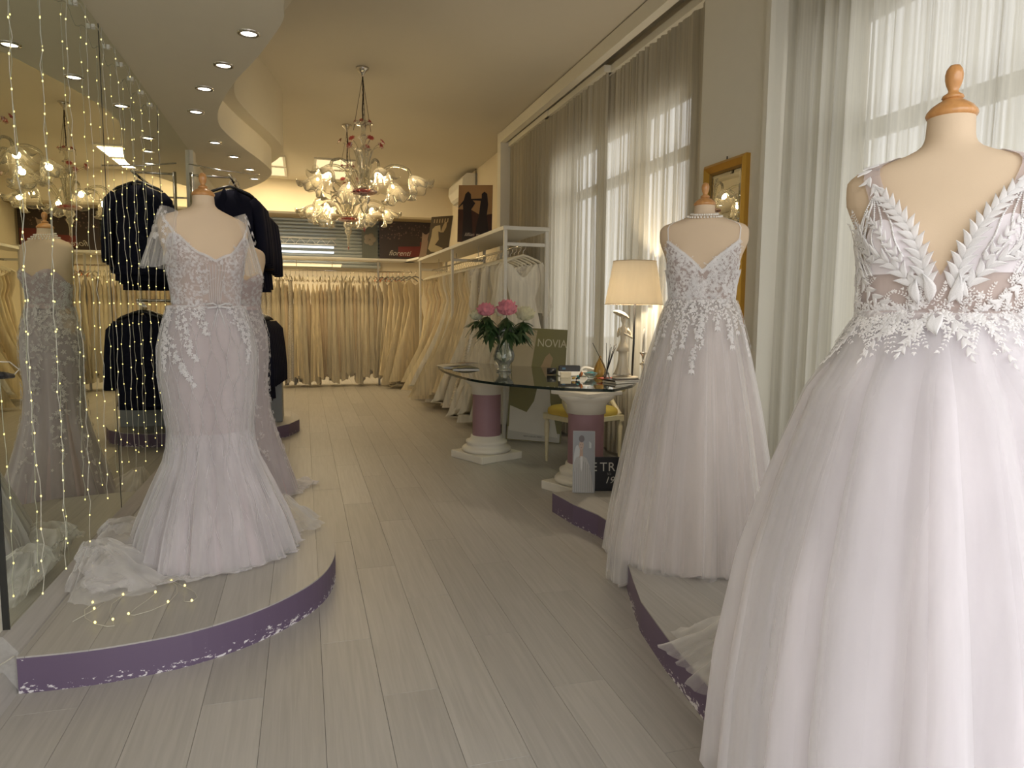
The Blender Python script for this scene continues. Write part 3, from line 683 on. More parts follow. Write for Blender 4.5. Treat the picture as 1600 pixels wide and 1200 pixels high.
def vneck(zv, zs, ths, wid=.35, back=None, p=1.0):
    def f(th):
        a = abs(th)
        if a <= ths: return lerp(zv, zs, (a/ths)**p)
        if a <= ths+wid: return lerp(zs, back if back else zs-0.10, sstep(0, 1, (a-ths)/wid))
        return back if back else zs-0.10
    return f
zv = 1.295
topA = vneck(zv, 1.468, .58, 0.62, 1.335, .95)
bodice(ga, 'bodice', M['nude'], B4, topA, 1.205)
# opaque cups
cp = MB()
for sg in (-1, 1):
    P = []
    for i in range(12):
        u = i/11; row = []
        for j in range(15):
            w_ = j/14; th = sg*lerp(0.09+0.30*u, 1.20, w_); z = 1.30+u*0.115*math.sin(PI*min(1, .25+w_*0.75)); row.append(B4.pt(th, z, .008))
        P.append(row)
    cp.grid(np.array(P))
cp.build('cups', M['blush_pale'], ga)
st = MB()
for sg in (-1, 1):
    st.grid(strip(B4, [(sg*.66, 1.44), (sg*.70, 1.48), (sg*.84, 1.522), (sg*1.2, 1.545), (sg*1.9, 1.545), (sg*2.35, 1.48), (sg*2.45, 1.36)], 0.034))
st.build('strap', M['nude'], ga)
# large lace leaves, each its own piece
def leaf_mesh(name, W=0.34, asym=0.0):
    n = 7; V = []
    for i in range(n):
        t = i/(n-1); wd = W/2*math.sin(PI*t**0.85)*(1.0-0.25*t)+0.004; x = asym*math.sin(PI*t)
        V += [(x-wd, t, 0.0), (x-wd*.45, t, 0.09), (x, t, 0.04), (x+wd*.45, t, 0.09), (x+wd, t, 0.0)]
    F = [(i*5+k, i*5+k+1, i*5+k+6, i*5+k+5) for i in range(n-1) for k in range(4)]
    m = MB(); m.add(V, F, True); me = m.mesh(name); me.materials.append(M['lace']); return me
LM = [leaf_mesh('lace_leaf', .40, .12), leaf_mesh('lace_leaf', .40, -.12)]
nleaf = 0
def put_leaf(parent, surf, th, z, ang, size, off, k=0, lift=.05, name='lace_leaf'):
    global nleaf
    p, n, dt, dz = surf.frame(th, z, off); up = dt*math.sin(ang)+dz*math.cos(ang); up = (up+n*lift).normalized(); rt = up.cross(n).normalized(); nn = rt.cross(up)
    o = link(name, LM[k], None, parent); o.matrix_local = Matrix(((rt.x*size, up.x*size, nn.x*size, p.x), (rt.y*size, up.y*size, nn.y*size, p.y), (rt.z*size, up.z*size, nn.z*size, p.z), (0, 0, 0, 1))); nleaf += 1
def frond(parent, surf, path, n, size, off=.010, sp=0.75, s1=None):
    pts = smoothpoly([(a, b, 0) for a, b in path], 12)
    q = [surf.frame(p.x, p.y, off)[0] for p in pts]; L = [0]
    for a, b in zip(q[:-1], q[1:]): L.append(L[-1]+(b-a).length)
    for k in range(n):
        s_ = L[-1]*(k+.2)/n; i = int(np.searchsorted(L, s_))-1; i = max(0, min(i, len(pts)-2)); f = (s_-L[i])/(L[i+1]-L[i]+1e-9)
        a = lerp(pts[i], pts[i+1], f); p, nn, dt, dz = surf.frame(a.x, a.y, off); d = (q[i+1]-q[i]); ang = math.atan2(d.dot(dt), d.dot(dz))
        sz = lerp(size, s1 or size*.6, k/n)
        put_leaf(parent, surf, a.x, a.y, ang-sp, sz, off, 0); put_leaf(parent, surf, a.x, a.y, ang+sp, sz, off, 1)
    put_leaf(parent, surf, pts[-1].x, pts[-1].y, ang, s1 or size*.6, off, 0)
for sg in (-1, 1):
    frond(ga, B4, [(sg*.14, 1.262), (sg*.22, 1.33), (sg*.37, 1.40), (sg*.58, 1.462)], 11, .044, sp=.62, s1=.034)          # along the neckline
    frond(ga, B4, [(sg*.94, 1.537), (sg*.80, 1.515), (sg*.69, 1.482)], 4, .032, sp=.5, s1=.026)                    # strap end
    frond(ga, B4, [(sg*.28, 1.270), (sg*.52, 1.315), (sg*.82, 1.345), (sg*1.15, 1.385)], 8, .040, sp=.6, s1=.028)
    frond(ga, B4, [(sg*1.35, 1.36), (sg*1.15, 1.30), (sg*.86, 1.258), (sg*.62, 1.235)], 7, .034, sp=.6, s1=.028)
    frond(ga, B4, [(sg*1.55, 1.31), (sg*1.45, 1.25), (sg*1.15, 1.215)], 6, .034, sp=.45)
    frond(ga, B4, [(sg*.16, 1.210), (sg*.24, 1.175), (sg*.30, 1.140)], 4, .034, sp=.5)
    frond(ga, B4, [(sg*1.05, 1.20), (sg*1.15, 1.15), (sg*1.30, 1.11)], 5, .034, sp=.5)
    frond(ga, B4, [(sg*.55, 1.205), (sg*.60, 1.165), (sg*.66, 1.125)], 4, .028, sp=.5)
    put_leaf(ga, B4, sg*.10, 1.240, 0.25*sg, .062, .014, 0, .05); put_leaf(ga, B4, sg*.22, 1.238, 0.10*sg, .052, .014, 1, .05)
    put_leaf(ga, B4, sg*.05, 1.215, PI+0.2*sg, .050, .014, 0, .05); put_leaf(ga, B4, sg*.30, 1.25, -.2*sg, .040, .013, 1, .05)
for sg in (-1, 1):
    frond(ga, B4, [(sg*.42, 1.320), (sg*.62, 1.375), (sg*.80, 1.415)], 7, .024, sp=.6, s1=.018, off=.013)
    frond(ga, B4, [(sg*.80, 1.320), (sg*.95, 1.365), (sg*1.05, 1.405)], 6, .022, sp=.6, s1=.016, off=.013)
# beads and small sprays
bd = MB(); r = random.Random(5)
oc = [(1, 0, 0), (-1, 0, 0), (0, 1, 0), (0, -1, 0), (0, 0, 1), (0, 0, -1)]; of = [(0, 2, 4), (2, 1, 4), (1, 3, 4), (3, 0, 4), (2, 0, 5), (1, 2, 5), (3, 1, 5), (0, 3, 5)]
def bead(mb, p, s): mb.add([p+Vector(o)*s for o in oc], of, True)
def beadline(mb, surf, path, n, s, off=.010):
    pts = smoothpoly([(a, b, 0) for a, b in path], max(2, n//max(1, (len(path)-1))))
    for q in pts: bead(mb, surf.frame(q.x, q.y, off)[0], s)
for sg in (-1, 1):
    for k in range(7):
        a = .95+k*.09; beadline(bd, B4, [(sg*(a-.22), 1.450-k*.014), (sg*(a-.05), 1.405-.006*k), (sg*(a+.10), 1.35), (sg*(a-.05), 1.30)], 54, .0027)
    for k in range(5):
        beadline(bd, B4, [(sg*(.70-.01*k), 1.475), (sg*(.56+.09*k), 1.42), (sg*(.50+.16*k), 1.37), (sg*(.42+.14*k), 1.335)], 46, .0028)
bd.build('beading', M['bead'], ga)['kind'] = 'stuff'
sp = MB()
for k in range(260):
    th = r.uniform(-1.9, 1.9); z = r.gauss(1.205, .018); p, n, dt, dz = B4.frame(th, z, .012); flower(sp, p, n, dt, r.uniform(.007, .014), 5, r.uniform(0, 6))
for k in range(60):
    th = r.uniform(-1.6, 1.6); sprig(sp, B4, th, r.uniform(1.20, 1.25), r.uniform(-.6, .6), r.uniform(.03, .05), .008, .011, r)
for k in range(26):
    th = r.uniform(-1.7, 1.7); sprig(sp, B4, th, 1.20, PI+r.uniform(-.5, .5), r.uniform(.04, .07), .010, .014, r)
for k in range(70):
    sg = r.choice((-1, 1)); sprig(sp, B4, sg*r.uniform(.8, 1.7), r.uniform(1.26, 1.40), r.uniform(-1, 1), .04, .009, .010, r)
sp.build('lace_sprays', M['lace'], ga)['kind'] = 'stuff'
# trailing tulle at the side
def puddle(parent, name, mt, cx, cy, rx, ry, seed, h=0.06, nr=14, nt=90, th0=0, th1=2*PI, inner=0.2):
    r_ = np.random.RandomState(seed); th = np.linspace(th0, th1, nt); ph = r_.uniform(0, 6, 5); P = []
    for i in range(nr):
        u = i/(nr-1); ru = lerp(inner, 1, u)*(1+.10*np.sin(3*th+ph[0])+.07*np.sin(7*th+ph[1])+0.05*np.sin(13*th+ph[2])+.035*u*np.sin(29*th+ph[4]))
        z = h*(1-u)**1.3+0.012+0.026*(0.25+u*(1-u)*2.6)*np.abs(np.sin(3*th+u*5+ph[2])+.6*np.sin(6*th-6*u+ph[3]))*.6
        P.append(np.stack([cx+rx*ru*np.cos(th), cy+ry*ru*np.sin(th), z], -1))
    return MB().grid(np.array(P)).build(name, mt, parent)
puddle(ga, 'train', M['tulle_thin'], -.44, .62, .34, .27, 9, h=.20)

# ===== gown B : A-line on the far right platform
gx, gy = 1.872, 3.10; phi = face_cam(gx, gy)
zz = np.array([1.281, 1.20, 1.0, 0.75, 0.5, 0.25, 0.0]); ra = np.array([.147, .176, .232, .288, .335, .378, .412]); rb = ra*.9
B3 = Body(0.210, 1.732, 1.638, 1.281, skirt=(zz, ra, rb))
dress_form(B3, (gx, gy, .135), phi, 'beige dress form with pearls, in the blush A-line gown beside the gold mirror')
gb = empty('wedding_gown', (gx, gy, .135), phi, 'blush A-line wedding gown with thin straps and floral lace bodice, beside the gold mirror', 'gown', 'wedding gowns on dress forms')
lv = [(z, a, b, 0, 0, am) for z, a, b, am in zip(zz, ra, rb, (0.002, .008, .014, .022, .028, .033, .038))]
skirt(gb, 'lining', M['blush'], [(q[0], q[1]-.02, q[2]-.02, 0, 0, q[5]*.5) for q in lv], 31)
def dropB(th): return -0.13*np.exp(-((th+1.05)/.55)**2)
for s_, mt, o_ in ((32, 'tulle_ivory', 0.0), (33, 'tulle_thin', 0.007), (34, 'tulle_thin', 0.014)):
    skirt(gb, 'tulle_layer', M[mt], lv, s_, nth=280, off=o_, folds=((11, .5), (18, .45), (31, .2)), hem=.02, drop=dropB, ampk=1.0)
topB = vneck(1.405, 1.557, .86, .5, 1.42, .82)
bodice(gb, 'bodice', M['nude'], B3, topB, 1.265)
P = MB()
for sg in (-1, 1):
    P.grid(strip(B3, [(sg*.86, 1.55), (sg*.90, 1.62), (sg*1.1, 1.665), (sg*2.0, 1.66), (sg*2.5, 1.55), (sg*2.6, 1.42)], 0.006))
P.build('strap', M['lace'], gb)
sp = MB(); r = random.Random(8); soff = .016
for k in range(1700):
    th = r.uniform(-2.2, 2.2); z0_ = topB(th); z = lerp(1.26, z0_-.004, r.random())
    if abs(th) < .12 and z > 1.36: continue
    p, n, dt, dz = B3.frame(th, z, .010)
    if r.random() < .45: flower(sp, p, n, dt, r.uniform(.006, .0115), 5, r.uniform(0, 6))
    else: sprig(sp, B3, th, min(z, z0_-.03), r.uniform(-1, 1), r.uniform(.02, .035), r.uniform(.005, .008), .010, r)
# neckline edging and cascades
for k in range(90):
    th = -.88+1.76*k/89; p, n, dt, dz = B3.frame(th, topB(th)-.004, .011); flower(sp, p, n, dt, .010, 5, k)
casc = [(-1.5, .16), (-1.15, .22), (-.85, .16), (-.55, .26), (-.30, .20), (-.12, .32), (.10, .16), (.35, .12), (.62, .20), (.90, .14), (1.2, .24), (1.5, .2), (-1.9, .15), (1.9, .15)]
for th0, L in casc:
    n_ = int(L/.0095); th = th0; z = 1.28
    for k in range(n_):
        z -= .0095; th += r.uniform(-.03, .03); wd = .15*(1-k/n_)+.025
        for q in range(4):
            tt = th+r.uniform(-wd, wd); p, n, dt, dz = B3.frame(tt, z, soff+.004)
            if r.random() < .5: flower(sp, p, n, dt, r.uniform(.006, .011), 5, r.uniform(0, 6))
            else: place(sp, PV, PF, p, n, dt, r.uniform(.011, .017), PI+r.uniform(-1, 1))
    p, n, dt, dz = B3.frame(th, z-.01, soff+.004)
    for a in (-.5, 0, .5): place(sp, PV, PF, p, n, dt, .03, PI+a)
sp.build('lace_applique', M['lace'], gb)['kind'] = 'stuff'
nk = empty('pearl_necklace', (gx, gy, .135), phi, 'pearl choker around the neck of the form beside the gold mirror', 'necklace')
ico = MB().lathe([(0.0005, -.0055), (.004, -.004), (.0055, 0), (.004, .004), (.0005, .0055)], 8).mesh('pearl'); ico.materials.append(M['pearl'])
ab = B3.ab(1.675)
for k in range(46):
    th = 2*PI*k/46; z = 1.690-.012*math.cos(th); a, b, _ = B3.ab(z); o = link('pearl', ico, None, nk); o.location = ((a+.009)*math.sin(th), -(b+.009)*math.cos(th), z)
for k in range(46):
    th = 2*PI*k/46; z = 1.680-.014*math.cos(th); a, b, _ = B3.ab(z); o = link('pearl', ico, None, nk); o.location = ((a+.010)*math.sin(th), -(b+.010)*math.cos(th), z)

# ===== gown C : fit and flare on the left stage
gx, gy = -.45, 3.75; phi = face_cam(gx, gy, .36)
zz = np.array([1.225, 1.12, 1.02, .90, .76, .62, .48, .34, .18, 0.0]); ra = np.array([.170, .200, .222, .222, .205, .188, .20, .255, .32, .37]); rb = np.array([.115, .135, .155, .17, .17, .17, .185, .24, .30, .35])
B1 = Body(0.212, 1.752, 1.643, 1.225, skirt=(zz, ra, rb))
dress_form(B1, (gx, gy, .135), phi, 'beige dress form with wooden cap on the left stage, in the lace mermaid gown')
gc = empty('wedding_gown', (gx, gy, .135), phi, 'fitted mermaid wedding gown with lace bodice, cap sleeves and small bow', 'gown', 'wedding gowns on dress forms')
am = (.001, .001, .001, .001, .002, .006, .014, .028, .036, .042)
lv = [(z, a, b, 0, 0, q) for z, a, b, q in zip(zz, ra, rb, am)]
skirt(gc, 'lining', M['mauve_lining'], [(q[0], q[1]-.008, q[2]-.008, 0, 0, q[5]*.6) for q in lv], 21)
def spC(th): return .26*np.exp(-((th+1.35)/.55)**2)+.05*np.exp(-((th-1.9)/.5)**2)+.2*np.exp(-((th-3.0)/.7)**2)+.2*np.exp(-((th+3.1)/.7)**2)+.01
for s_, mt, o_ in ((22, 'tulle_thin', 0.002), (23, 'tulle_thin', 0.010)):
    skirt(gc, 'tulle_layer', M[mt], lv, s_, nth=260, off=o_, folds=((15, .45), (27, .4), (45, .25)), hem=.012, spread=spC)
flv = [(.62, .190, .172, 0, 0, .003), (.48, .220, .205, 0, 0, .012), (.34, .28, .26, 0, 0, .022), (.18, .345, .32, 0, 0, .030), (0, .40, .375, 0, 0, .034)]
skirt(gc, 'flounce', M['tulle'], flv, 24, nth=260, folds=((19, .5), (33, .35), (51, .25)), hem=.012, spread=spC)
def topC(th):
    a = abs(th)
    if a < .85: return 1.44+.035*math.sin(min(1, a/.45)*PI/2)+.085*sstep(.35, .85, a)
    return lerp(1.56, 1.46, sstep(.85, 1.5, a))
bodice(gc, 'bodice', M['nude'], B1, topC, 1.215, rows=30)
P = MB()
for sg in (-1, 1):
    P.grid(strip(B1, [(sg*.80, 1.545), (sg*1.0, 1.60), (sg*1.35, 1.64), (sg*2.0, 1.63), (sg*2.4, 1.53)], 0.012))
P.build('strap', M['lace'], gc)
sp = MB(); r = random.Random(15)
for k in range(1500):
    th = r.uniform(-2.6, 2.6); zt = topC(th); z = lerp(1.10, zt-.01, r.random()**.8)
    if abs(th) < .22 and z < 1.42: continue
    if z < 1.2 and (math.sin(th*3+1)+math.sin(th*7)) < .1: continue
    p, n, dt, dz = B1.frame(th, z, .010)
    if r.random() < .45: flower(sp, p, n, dt, r.uniform(.006, .011), 5, r.uniform(0, 6))
    else: sprig(sp, B1, th, min(z, zt-.03), r.uniform(-1.5, 1.5), r.uniform(.02, .04), r.uniform(.005, .008), .010, r)
for k in range(80):
    th = -1.2+2.4*k/79; p, n, dt, dz = B1.frame(th, topC(th)-.004, .011); flower(sp, p, n, dt, .009, 5, k)
for th0, zs_, L, dth in ((-1.35, 1.22, .30, .1), (-1.0, 1.22, .26, .5), (-1.6, 1.22, .40, -.1), (.5, 1.2, .16, .1), (.9, 1.22, .28, -.35), (1.3, 1.22, .34, -.1), (-.55, 1.24, .16, .3), (-1.25, 1.1, .26, .7)):
    n_ = int(L/.012)
    for k in range(n_):
        z = zs_-.012*k; th = th0+dth*k/n_; wd = .13*(1-k/n_)+.03
        for q in range(3):
            tt = th+r.uniform(-wd, wd); p, n, dt, dz = B1.frame(tt, z, .014)
            if r.random() < .5: flower(sp, p, n, dt, r.uniform(.008, .015), 5, r.uniform(0, 6))
            else: place(sp, PV, PF, p, n, dt, r.uniform(.014, .022), PI+r.uniform(-1, 1))
sp.build('lace_applique', M['lace_soft'], gc)['kind'] = 'stuff'
# beaded wavy lines down the skirt
bl = MB()
for k in range(44):
    t0 = 2*PI*k/44
    pts = []
    for i in range(34):
        z = lerp(1.19, .12, i/33); th = t0+(.085 if k % 2 else -.085)*math.sin(i*.62+k*.2)*(1 if z > .5 else .6)
        pts.append(B1.frame(th, z, .016+.012*sstep(.5, .1, z))[0])
    bl.tube(pts, .0011, 3, cap=False)
bl.build('beaded_lines', M['lace_soft'], gc)['kind'] = 'stuff'
# boning of the bodice, bow
bo = MB()
for a in np.linspace(-.2, .2, 7):
    bo.tube([B1.frame(a*lerp(.7, 1.3, i/9), lerp(1.23, 1.42, i/9), .009)[0] for i in range(10)], .0016, 4)
bo.build('boning', M['lace_soft'], gc)
bw = MB(); c0 = B1.frame(0.05, 1.225, .02)[0]
for sg in (-1, 1):
    bw.tube([c0, c0+Vector((sg*.03, -.012, .014)), c0+Vector((sg*.062, -.008, .010)), c0+Vector((sg*.055, -.010, -.008)), c0+Vector((sg*.02, -.012, -.004)), c0], .0045, 6)
    bw.tube([c0, c0+Vector((sg*.016, -.006, -.05)), c0+Vector((sg*.036, -.003, -.13))], .0035, 5)
bw.tube([c0+Vector((-.006, -.01, 0)), c0+Vector((.006, -.01, 0))], .009, 6)
bw.tube([B1.frame(a, 1.225, .012)[0] for a in np.linspace(-PI, PI, 50)], .004, 5)
bw.build('bow_belt', M['lace_soft'], gc)
def sleeve(parent, body, sg, L, flare, seed):
    r_ = np.random.RandomState(seed); P = []; nt = 70
    sh_ = Vector(body.pt(sg*PI/2, body.zsh+.0, .0))
    for i in range(16):
        u = i/15; row = []
        for j in range(nt):
            a = lerp(-2.35, 2.35, j/(nt-1)); fold = 1+.10*u*math.sin(a*9+seed)+.06*u*math.sin(a*17)
            rad = (.060+flare*u)*fold
            # a half open cone hanging from the shoulder, its axis down and outward
            x = sh_.x-sg*.028 + sg*(math.cos(a)*rad*.62 + u*.055); y = sh_.y + math.sin(a)*rad*1.0; z = sh_.z+.015 - u*L + math.cos(a)*rad*.25*(1-u) - .02*abs(math.sin(a*2))*u
            row.append((x, y, z))
        P.append(row)
    P = np.array(P)
    # gathered top
    P[0, :, 2] += .012
    return MB().grid(P).build('cap_sleeve', M['tulle_thin'], parent)
sleeve(gc, B1, -1, .24, .050, 3); sleeve(gc, B1, 1, .26, .030, 5)
sl = MB()
for sg in (-1, 1):
    for k in range(60):
        a = r.uniform(-1.2, 1.2); u = r.uniform(0, .55); rad = .062+.055*u; s0 = B1.pt(sg*PI/2, B1.zsh, 0)
        p = Vector((s0[0]-sg*.028+sg*(math.cos(a)*rad*.62+u*.055)+sg*.004, s0[1]+math.sin(a)*rad, s0[2]+.015-u*.27+math.cos(a)*rad*.25*(1-u)))
        n = Vector((sg*math.cos(a), math.sin(a), .2)).normalized(); flower(sl, p, n, n.orthogonal().normalized(), .010, 5, k)
sl.build('sleeve_lace', M['lace_soft'], gc)['kind'] = 'stuff'
for cx_, cy_, rx_, ry_, s_ in ((-.55, -.05, .34, .30, 4), (-.35, .25, .45, .30, 5), (.42, .20, .26, .24, 6)):
    puddle(gc, 'train', M['tulle_thin'], cx_, cy_, rx_, ry_, s_, h=.16)

# ===== gown D : strapless lace, behind the left stage
gx, gy = -.44, 5.42; phi = face_cam(gx, gy, .45)
zz = np.array([1.36, 1.26, 1.16, 1.0, .82, .62, .42, .2, 0.0]); ra = np.array([.140, .17, .195, .20, .185, .20, .25, .32, .385]); rb = ra*.85
B2 = Body(0.205, 1.865, 1.765, 1.36, skirt=(zz, ra, rb))
dress_form(B2, (gx, gy, 0), phi, 'beige dress form half hidden behind the mermaid gown, beside the suits')
gd = empty('wedding_gown', (gx, gy, 0), phi, 'strapless all-over lace wedding gown half hidden behind the mermaid gown', 'gown', 'wedding gowns on dress forms')
am = (.001, .001, .001, .002, .004, .010, .018, .026, .032)
lv = [(z, a, b, 0, 0, q) for z, a, b, q in zip(zz, ra, rb, am)]
skirt(gd, 'lining', M['mauve_lining'], [(q[0], q[1]-.01, q[2]-.01, 0, 0, q[5]*.7) for q in lv], 51)
def spD(th): return .14*np.exp(-((th-1.5)/.35)**2)+.30*np.exp(-((th+2.2)/.7)**2)+.05
skirt(gd, 'lace_skirt', M['tulle'], lv, 52, nth=220, folds=((11, .5), (19, .4), (31, .2)), hem=.01, spread=spD)
def topD(th): a = abs(th); return 1.545+.05*math.sin(min(1, a/.65)*PI/2) if a < .65 else lerp(1.595, 1.50, sstep(.65, 1.7, a))
bodice(gd, 'bodice', M['mauve_lining'], B2, topD, 1.34)
sp = MB(); r = random.Random(21)
for k in range(1700):
    th = r.uniform(-PI, PI); z = lerp(.15, topD(th)-.01, r.random()**.62)
    if z < 1.0 and math.sin(th*8+z*3) < -.1: continue
    p, n, dt, dz = B2.frame(th, z, .010+.006*(z < .9))
    if r.random() < .5: flower(sp, p, n, dt, r.uniform(.010, .020), 5, r.uniform(0, 6))
    else: sprig(sp, B2, th, z, r.uniform(2.2, 4.1), r.uniform(.03, .055), r.uniform(.008, .012), .010+.006*(z < .9), r)
sp.build('lace_applique', M['lace_soft'], gd)['kind'] = 'stuff'
nk = empty('pearl_necklace', (gx, gy, 0), phi, 'pearl necklace on the form behind the mermaid gown, seen in the mirror', 'necklace')
for row in range(3):
    for k in range(30):
        th = 2*PI*k/30; z = 1.80+.013*row-.010*math.cos(th); a, b, _ = B2.ab(z); o = link('pearl', ico, None, nk); o.location = ((a+.010)*math.sin(th), -(b+.010)*math.cos(th), z)
puddle(gd, 'train', M['tulle_ivory'], -.42, .30, .40, .30, 17, h=.2)

# trains pile up against the skirting instead of running into the wall
for root in (gc, gd):
    bpy.context.view_layer.update(); Mw = root.matrix_world.copy(); Mi = Mw.inverted()
    for ch_ in list(root.children):
        if ch_.type != 'MESH' or ch_.parent_type != 'OBJECT': continue
        for v in ch_.data.vertices:
            p = Mw@v.co; lim = -.975 if p.z < .25 else -1.0
            if p.x < lim+.12:
                ex_ = (lim+.12)-p.x; q = .12*(1-math.exp(-ex_/.12)); p.z += max(0, ex_-q)*.25*(1 if p.z < .4 else 0); p.x = lim+.12-q; v.co = Mi@p
# ------------------------------------------------------------------ white dress racks
def rail_rack(name, loc, rz, label, L, D=.45, Hh=2.22, posts=(0,), front=True):
    r = empty(name, loc, rz, label, 'clothes rack', 'white dress racks'); q = .035
    for y in posts:
        for x in ((0, D) if front else (0,)):
            MB().bbox(x, x+q, y, y+q, 0, Hh-.04, .003).build('post', M['metal_white'], r)
        MB().bbox(q, D, y+.004, y+q-.004, Hh-.20, Hh-.165, .003).build('cross_bar', M['metal_white'], r)
    MB().bbox(-.01, D+q+.01, -.01, L+q, Hh-.04, Hh, .003).build('top_shelf', M['metal_white'], r)
    MB().tube([(D/2, .02, Hh-.19), (D/2, L, Hh-.19)], .013, 10).build('rail', M['chrome'], r)
    n = max(1, int(L/1.2))
    for k in range(n): MB().tube([(D/2, (k+.5)*L/n, Hh-.19), (D/2, (k+.5)*L/n, Hh-.04)], .006, 6).build('rail_hook', M['metal_white'], r)
    return r
RK = math.atan2(.09, 5.0)
rail_rack('dress_rack', (1.99, 7.12, 0), RK, 'white metal dress rack along the curtain side, its open end beside the vase', 5.1, posts=(0, 2.5, 5.0))
rk2 = empty('dress_rack', (-1.0, 13.0, 0), 0, 'white metal dress rack across the back wall with a slim centre post', 'clothes rack', 'white dress racks')
MB().bbox(0, 2.95, -.2, .22, 2.21, 2.25, .003).build('top_shelf', M['metal_white'], rk2)
MB().tube([(0, 0, 2.03), (2.9, 0, 2.03)], .013, 10).build('rail', M['chrome'], rk2)
for x in (0.02, 2.28): MB().bbox(x, x+.035, -.02, .015, 0, 2.21, .003).build('post', M['metal_white'], rk2)
for x in (.9, 1.5): MB().tube([(x, 0, 2.03), (x, 0, 2.21)], .006, 6).build('rail_hook', M['metal_white'], rk2)
# corner diagonal shelf
dg = empty('corner_shelf', (1.88, 12.05, 2.21), 0, 'short white shelf closing the corner between the two dress racks', 'shelf')
MB().poly([(0, 0), (.45, 0.05), (.45, .9), (-.1, 1.1), (-.1, .7)], 0, .035).build('board', M['metal_white'], dg)

# ------------------------------------------------------------------ hanging gowns
def hanging_gown(seed, L, wf, th_f, style, mt):
    r_ = np.random.RandomState(seed); nth, rows = 44, 22; th = np.linspace(-PI, PI, nth+1)[:-1]
    W = [(0, .185 if style != 1 else .15), (.08, .19 if style != 1 else .16), (.20, .18), (.38, .135), (.50, .16), (1.0, wf)]
    T = [(0, .012), (.08, .022), (.2, .045), (.38, .035), (.5, .05), (1.0, th_f)]
    ph = r_.uniform(0, 6, 6); P = []
    for i in range(rows):
        u = (i/(rows-1))**1.15; d = u*L
        key = d if d < .5 else .5+.5*(d-.5)/(L-.5)
        w = np.interp(key, *zip(*W)); t = np.interp(key, *zip(*T))
        k = sstep(.35, .9, u); f = 1+k*(.16*np.sin(9*th+ph[0]+u)+.10*np.sin(15*th+ph[1]-u)+.07*np.sin(23*th+ph[2]))
        x = w*np.sin(th)*f; y = -t*np.cos(th)*f+k*.012*np.sin(11*th*1.0+ph[3])
        z = np.full(nth, -d)
        if i < 6:   # neckline and shoulders
            ax = np.abs(x); front = (np.cos(th) > 0)
            z = z - (1-i/6)*((.10 if style == 0 else .17)*np.exp(-(ax/.10)**2)+ .03*(ax/.19)**2) - (1-i/6)*(.05 if style == 1 else 0)
        if i == rows-1: z = z+.02*np.sin(5*th+ph[4])+.03*np.sin(2*th+ph[5])
        P.append(np.stack([x, y, z], -1))
    P = np.array(P); m = MB(); m.grid(P[:, ::-1], wrap=True)
    o = m.mesh('gown_body'); o.materials.append(mt)
    sm = []
    for sg in (-1, 1):
        s = MB()
        if style == 2: s.tube([(sg*.18, 0, -.03), (sg*.22, -.01, -.12), (sg*.235, -.02, -.30), (sg*.25, -.02, -.46), (sg*.24, -.02, -.55)], [.030, .042, .045, .055, .03], 12)   # long sleeve
        else: s.tube([(sg*.13, -.02, -.06), (sg*.135, -.005, .012), (sg*.14, .02, -.05)], .006, 5)
        e = s.mesh('sleeve' if style == 2 else 'strap'); e.materials.append(mt); sm.append(e)
    return o, sm, ('sleeve' if style == 2 else 'strap')
def hanger_mesh(mt, hook=M['chrome']):
    a = MB(); a.tube([(-.21, 0, -.045), (-.17, 0, -.02), (-.06, 0, .025), (0, 0, .04), (.06, 0, .025), (.17, 0, -.02), (.21, 0, -.045)], [.008, .013, .012, .014, .012, .013, .008], 8)
    am_ = a.mesh('hanger_arms'); am_.materials.append(mt)
    b = MB(); b.tube([(0, 0, .04), (0, 0, .085), (.02, 0, .10), (.028, 0, .122), (.018, 0, .143), (0, 0, .150), (-.018, 0, .140)], .0028, 6)
    bm_ = b.mesh('hook'); bm_.materials.append(hook); return am_, bm_
HG = {'ivory': hanger_mesh(M['hanger']), 'grey': hanger_mesh(M['grey_hanger']), 'copper': hanger_mesh(M['copper_hanger'], M['copper_hanger'])}
GV = []
k = 0
for st_, wf, tf, L, mi in ((0, .30, .09, 1.62, 0), (1, .42, .10, 1.66, 1), (0, .50, .11, 1.70, 3), (1, .26, .07, 1.58, 2), (0, .36, .08, 1.64, 4), (2, .40, .09, 1.60, 3), (0, .55, .12, 1.72, 1), (1, .34, .08, 1.66, 0)):
    GV.append(hanging_gown(100+k, L, wf, tf, st_, IV[mi])); k += 1
names_c = ['ivory satin', 'cream tulle', 'white tulle', 'champagne slim', 'sequined', 'long-sleeved white', 'full cream tulle', 'ivory chiffon']
def nth_word(n):
    w_ = ['zeroth', 'first', 'second', 'third', 'fourth', 'fifth', 'sixth', 'seventh', 'eighth', 'ninth', 'tenth', 'eleventh', 'twelfth', 'thirteenth', 'fourteenth', 'fifteenth', 'sixteenth', 'seventeenth', 'eighteenth', 'nineteenth']
    if n < 20: return w_[n]
    t_ = {2: 'twent', 3: 'thirt', 4: 'fort'}[n//10]; return t_+'ieth' if n % 10 == 0 else t_+'y-'+w_[n % 10]
def hang(v, loc, rz, sc, label, group, hk='ivory', hgroup='hangers on the dress racks', rail='rail', sx=1, sz=1):
    g = empty('hanging_gown', loc, rz, label, 'gown', group)
    a = link('gown_body', GV[v][0], None, g); [link(GV[v][2], e, None, g) for e in GV[v][1]]
    g.scale = (sc*sx, sc, sz)
    h = empty('clothes_hanger', (loc[0], loc[1], loc[2]+.01), rz, hk+' hanger'+label.split(' gown', 1)[1], 'hanger', hgroup)
    link('hanger_arms', HG[hk][0], None, h); link('hook', HG[hk][1], None, h)
    return g
rg = random.Random(44)
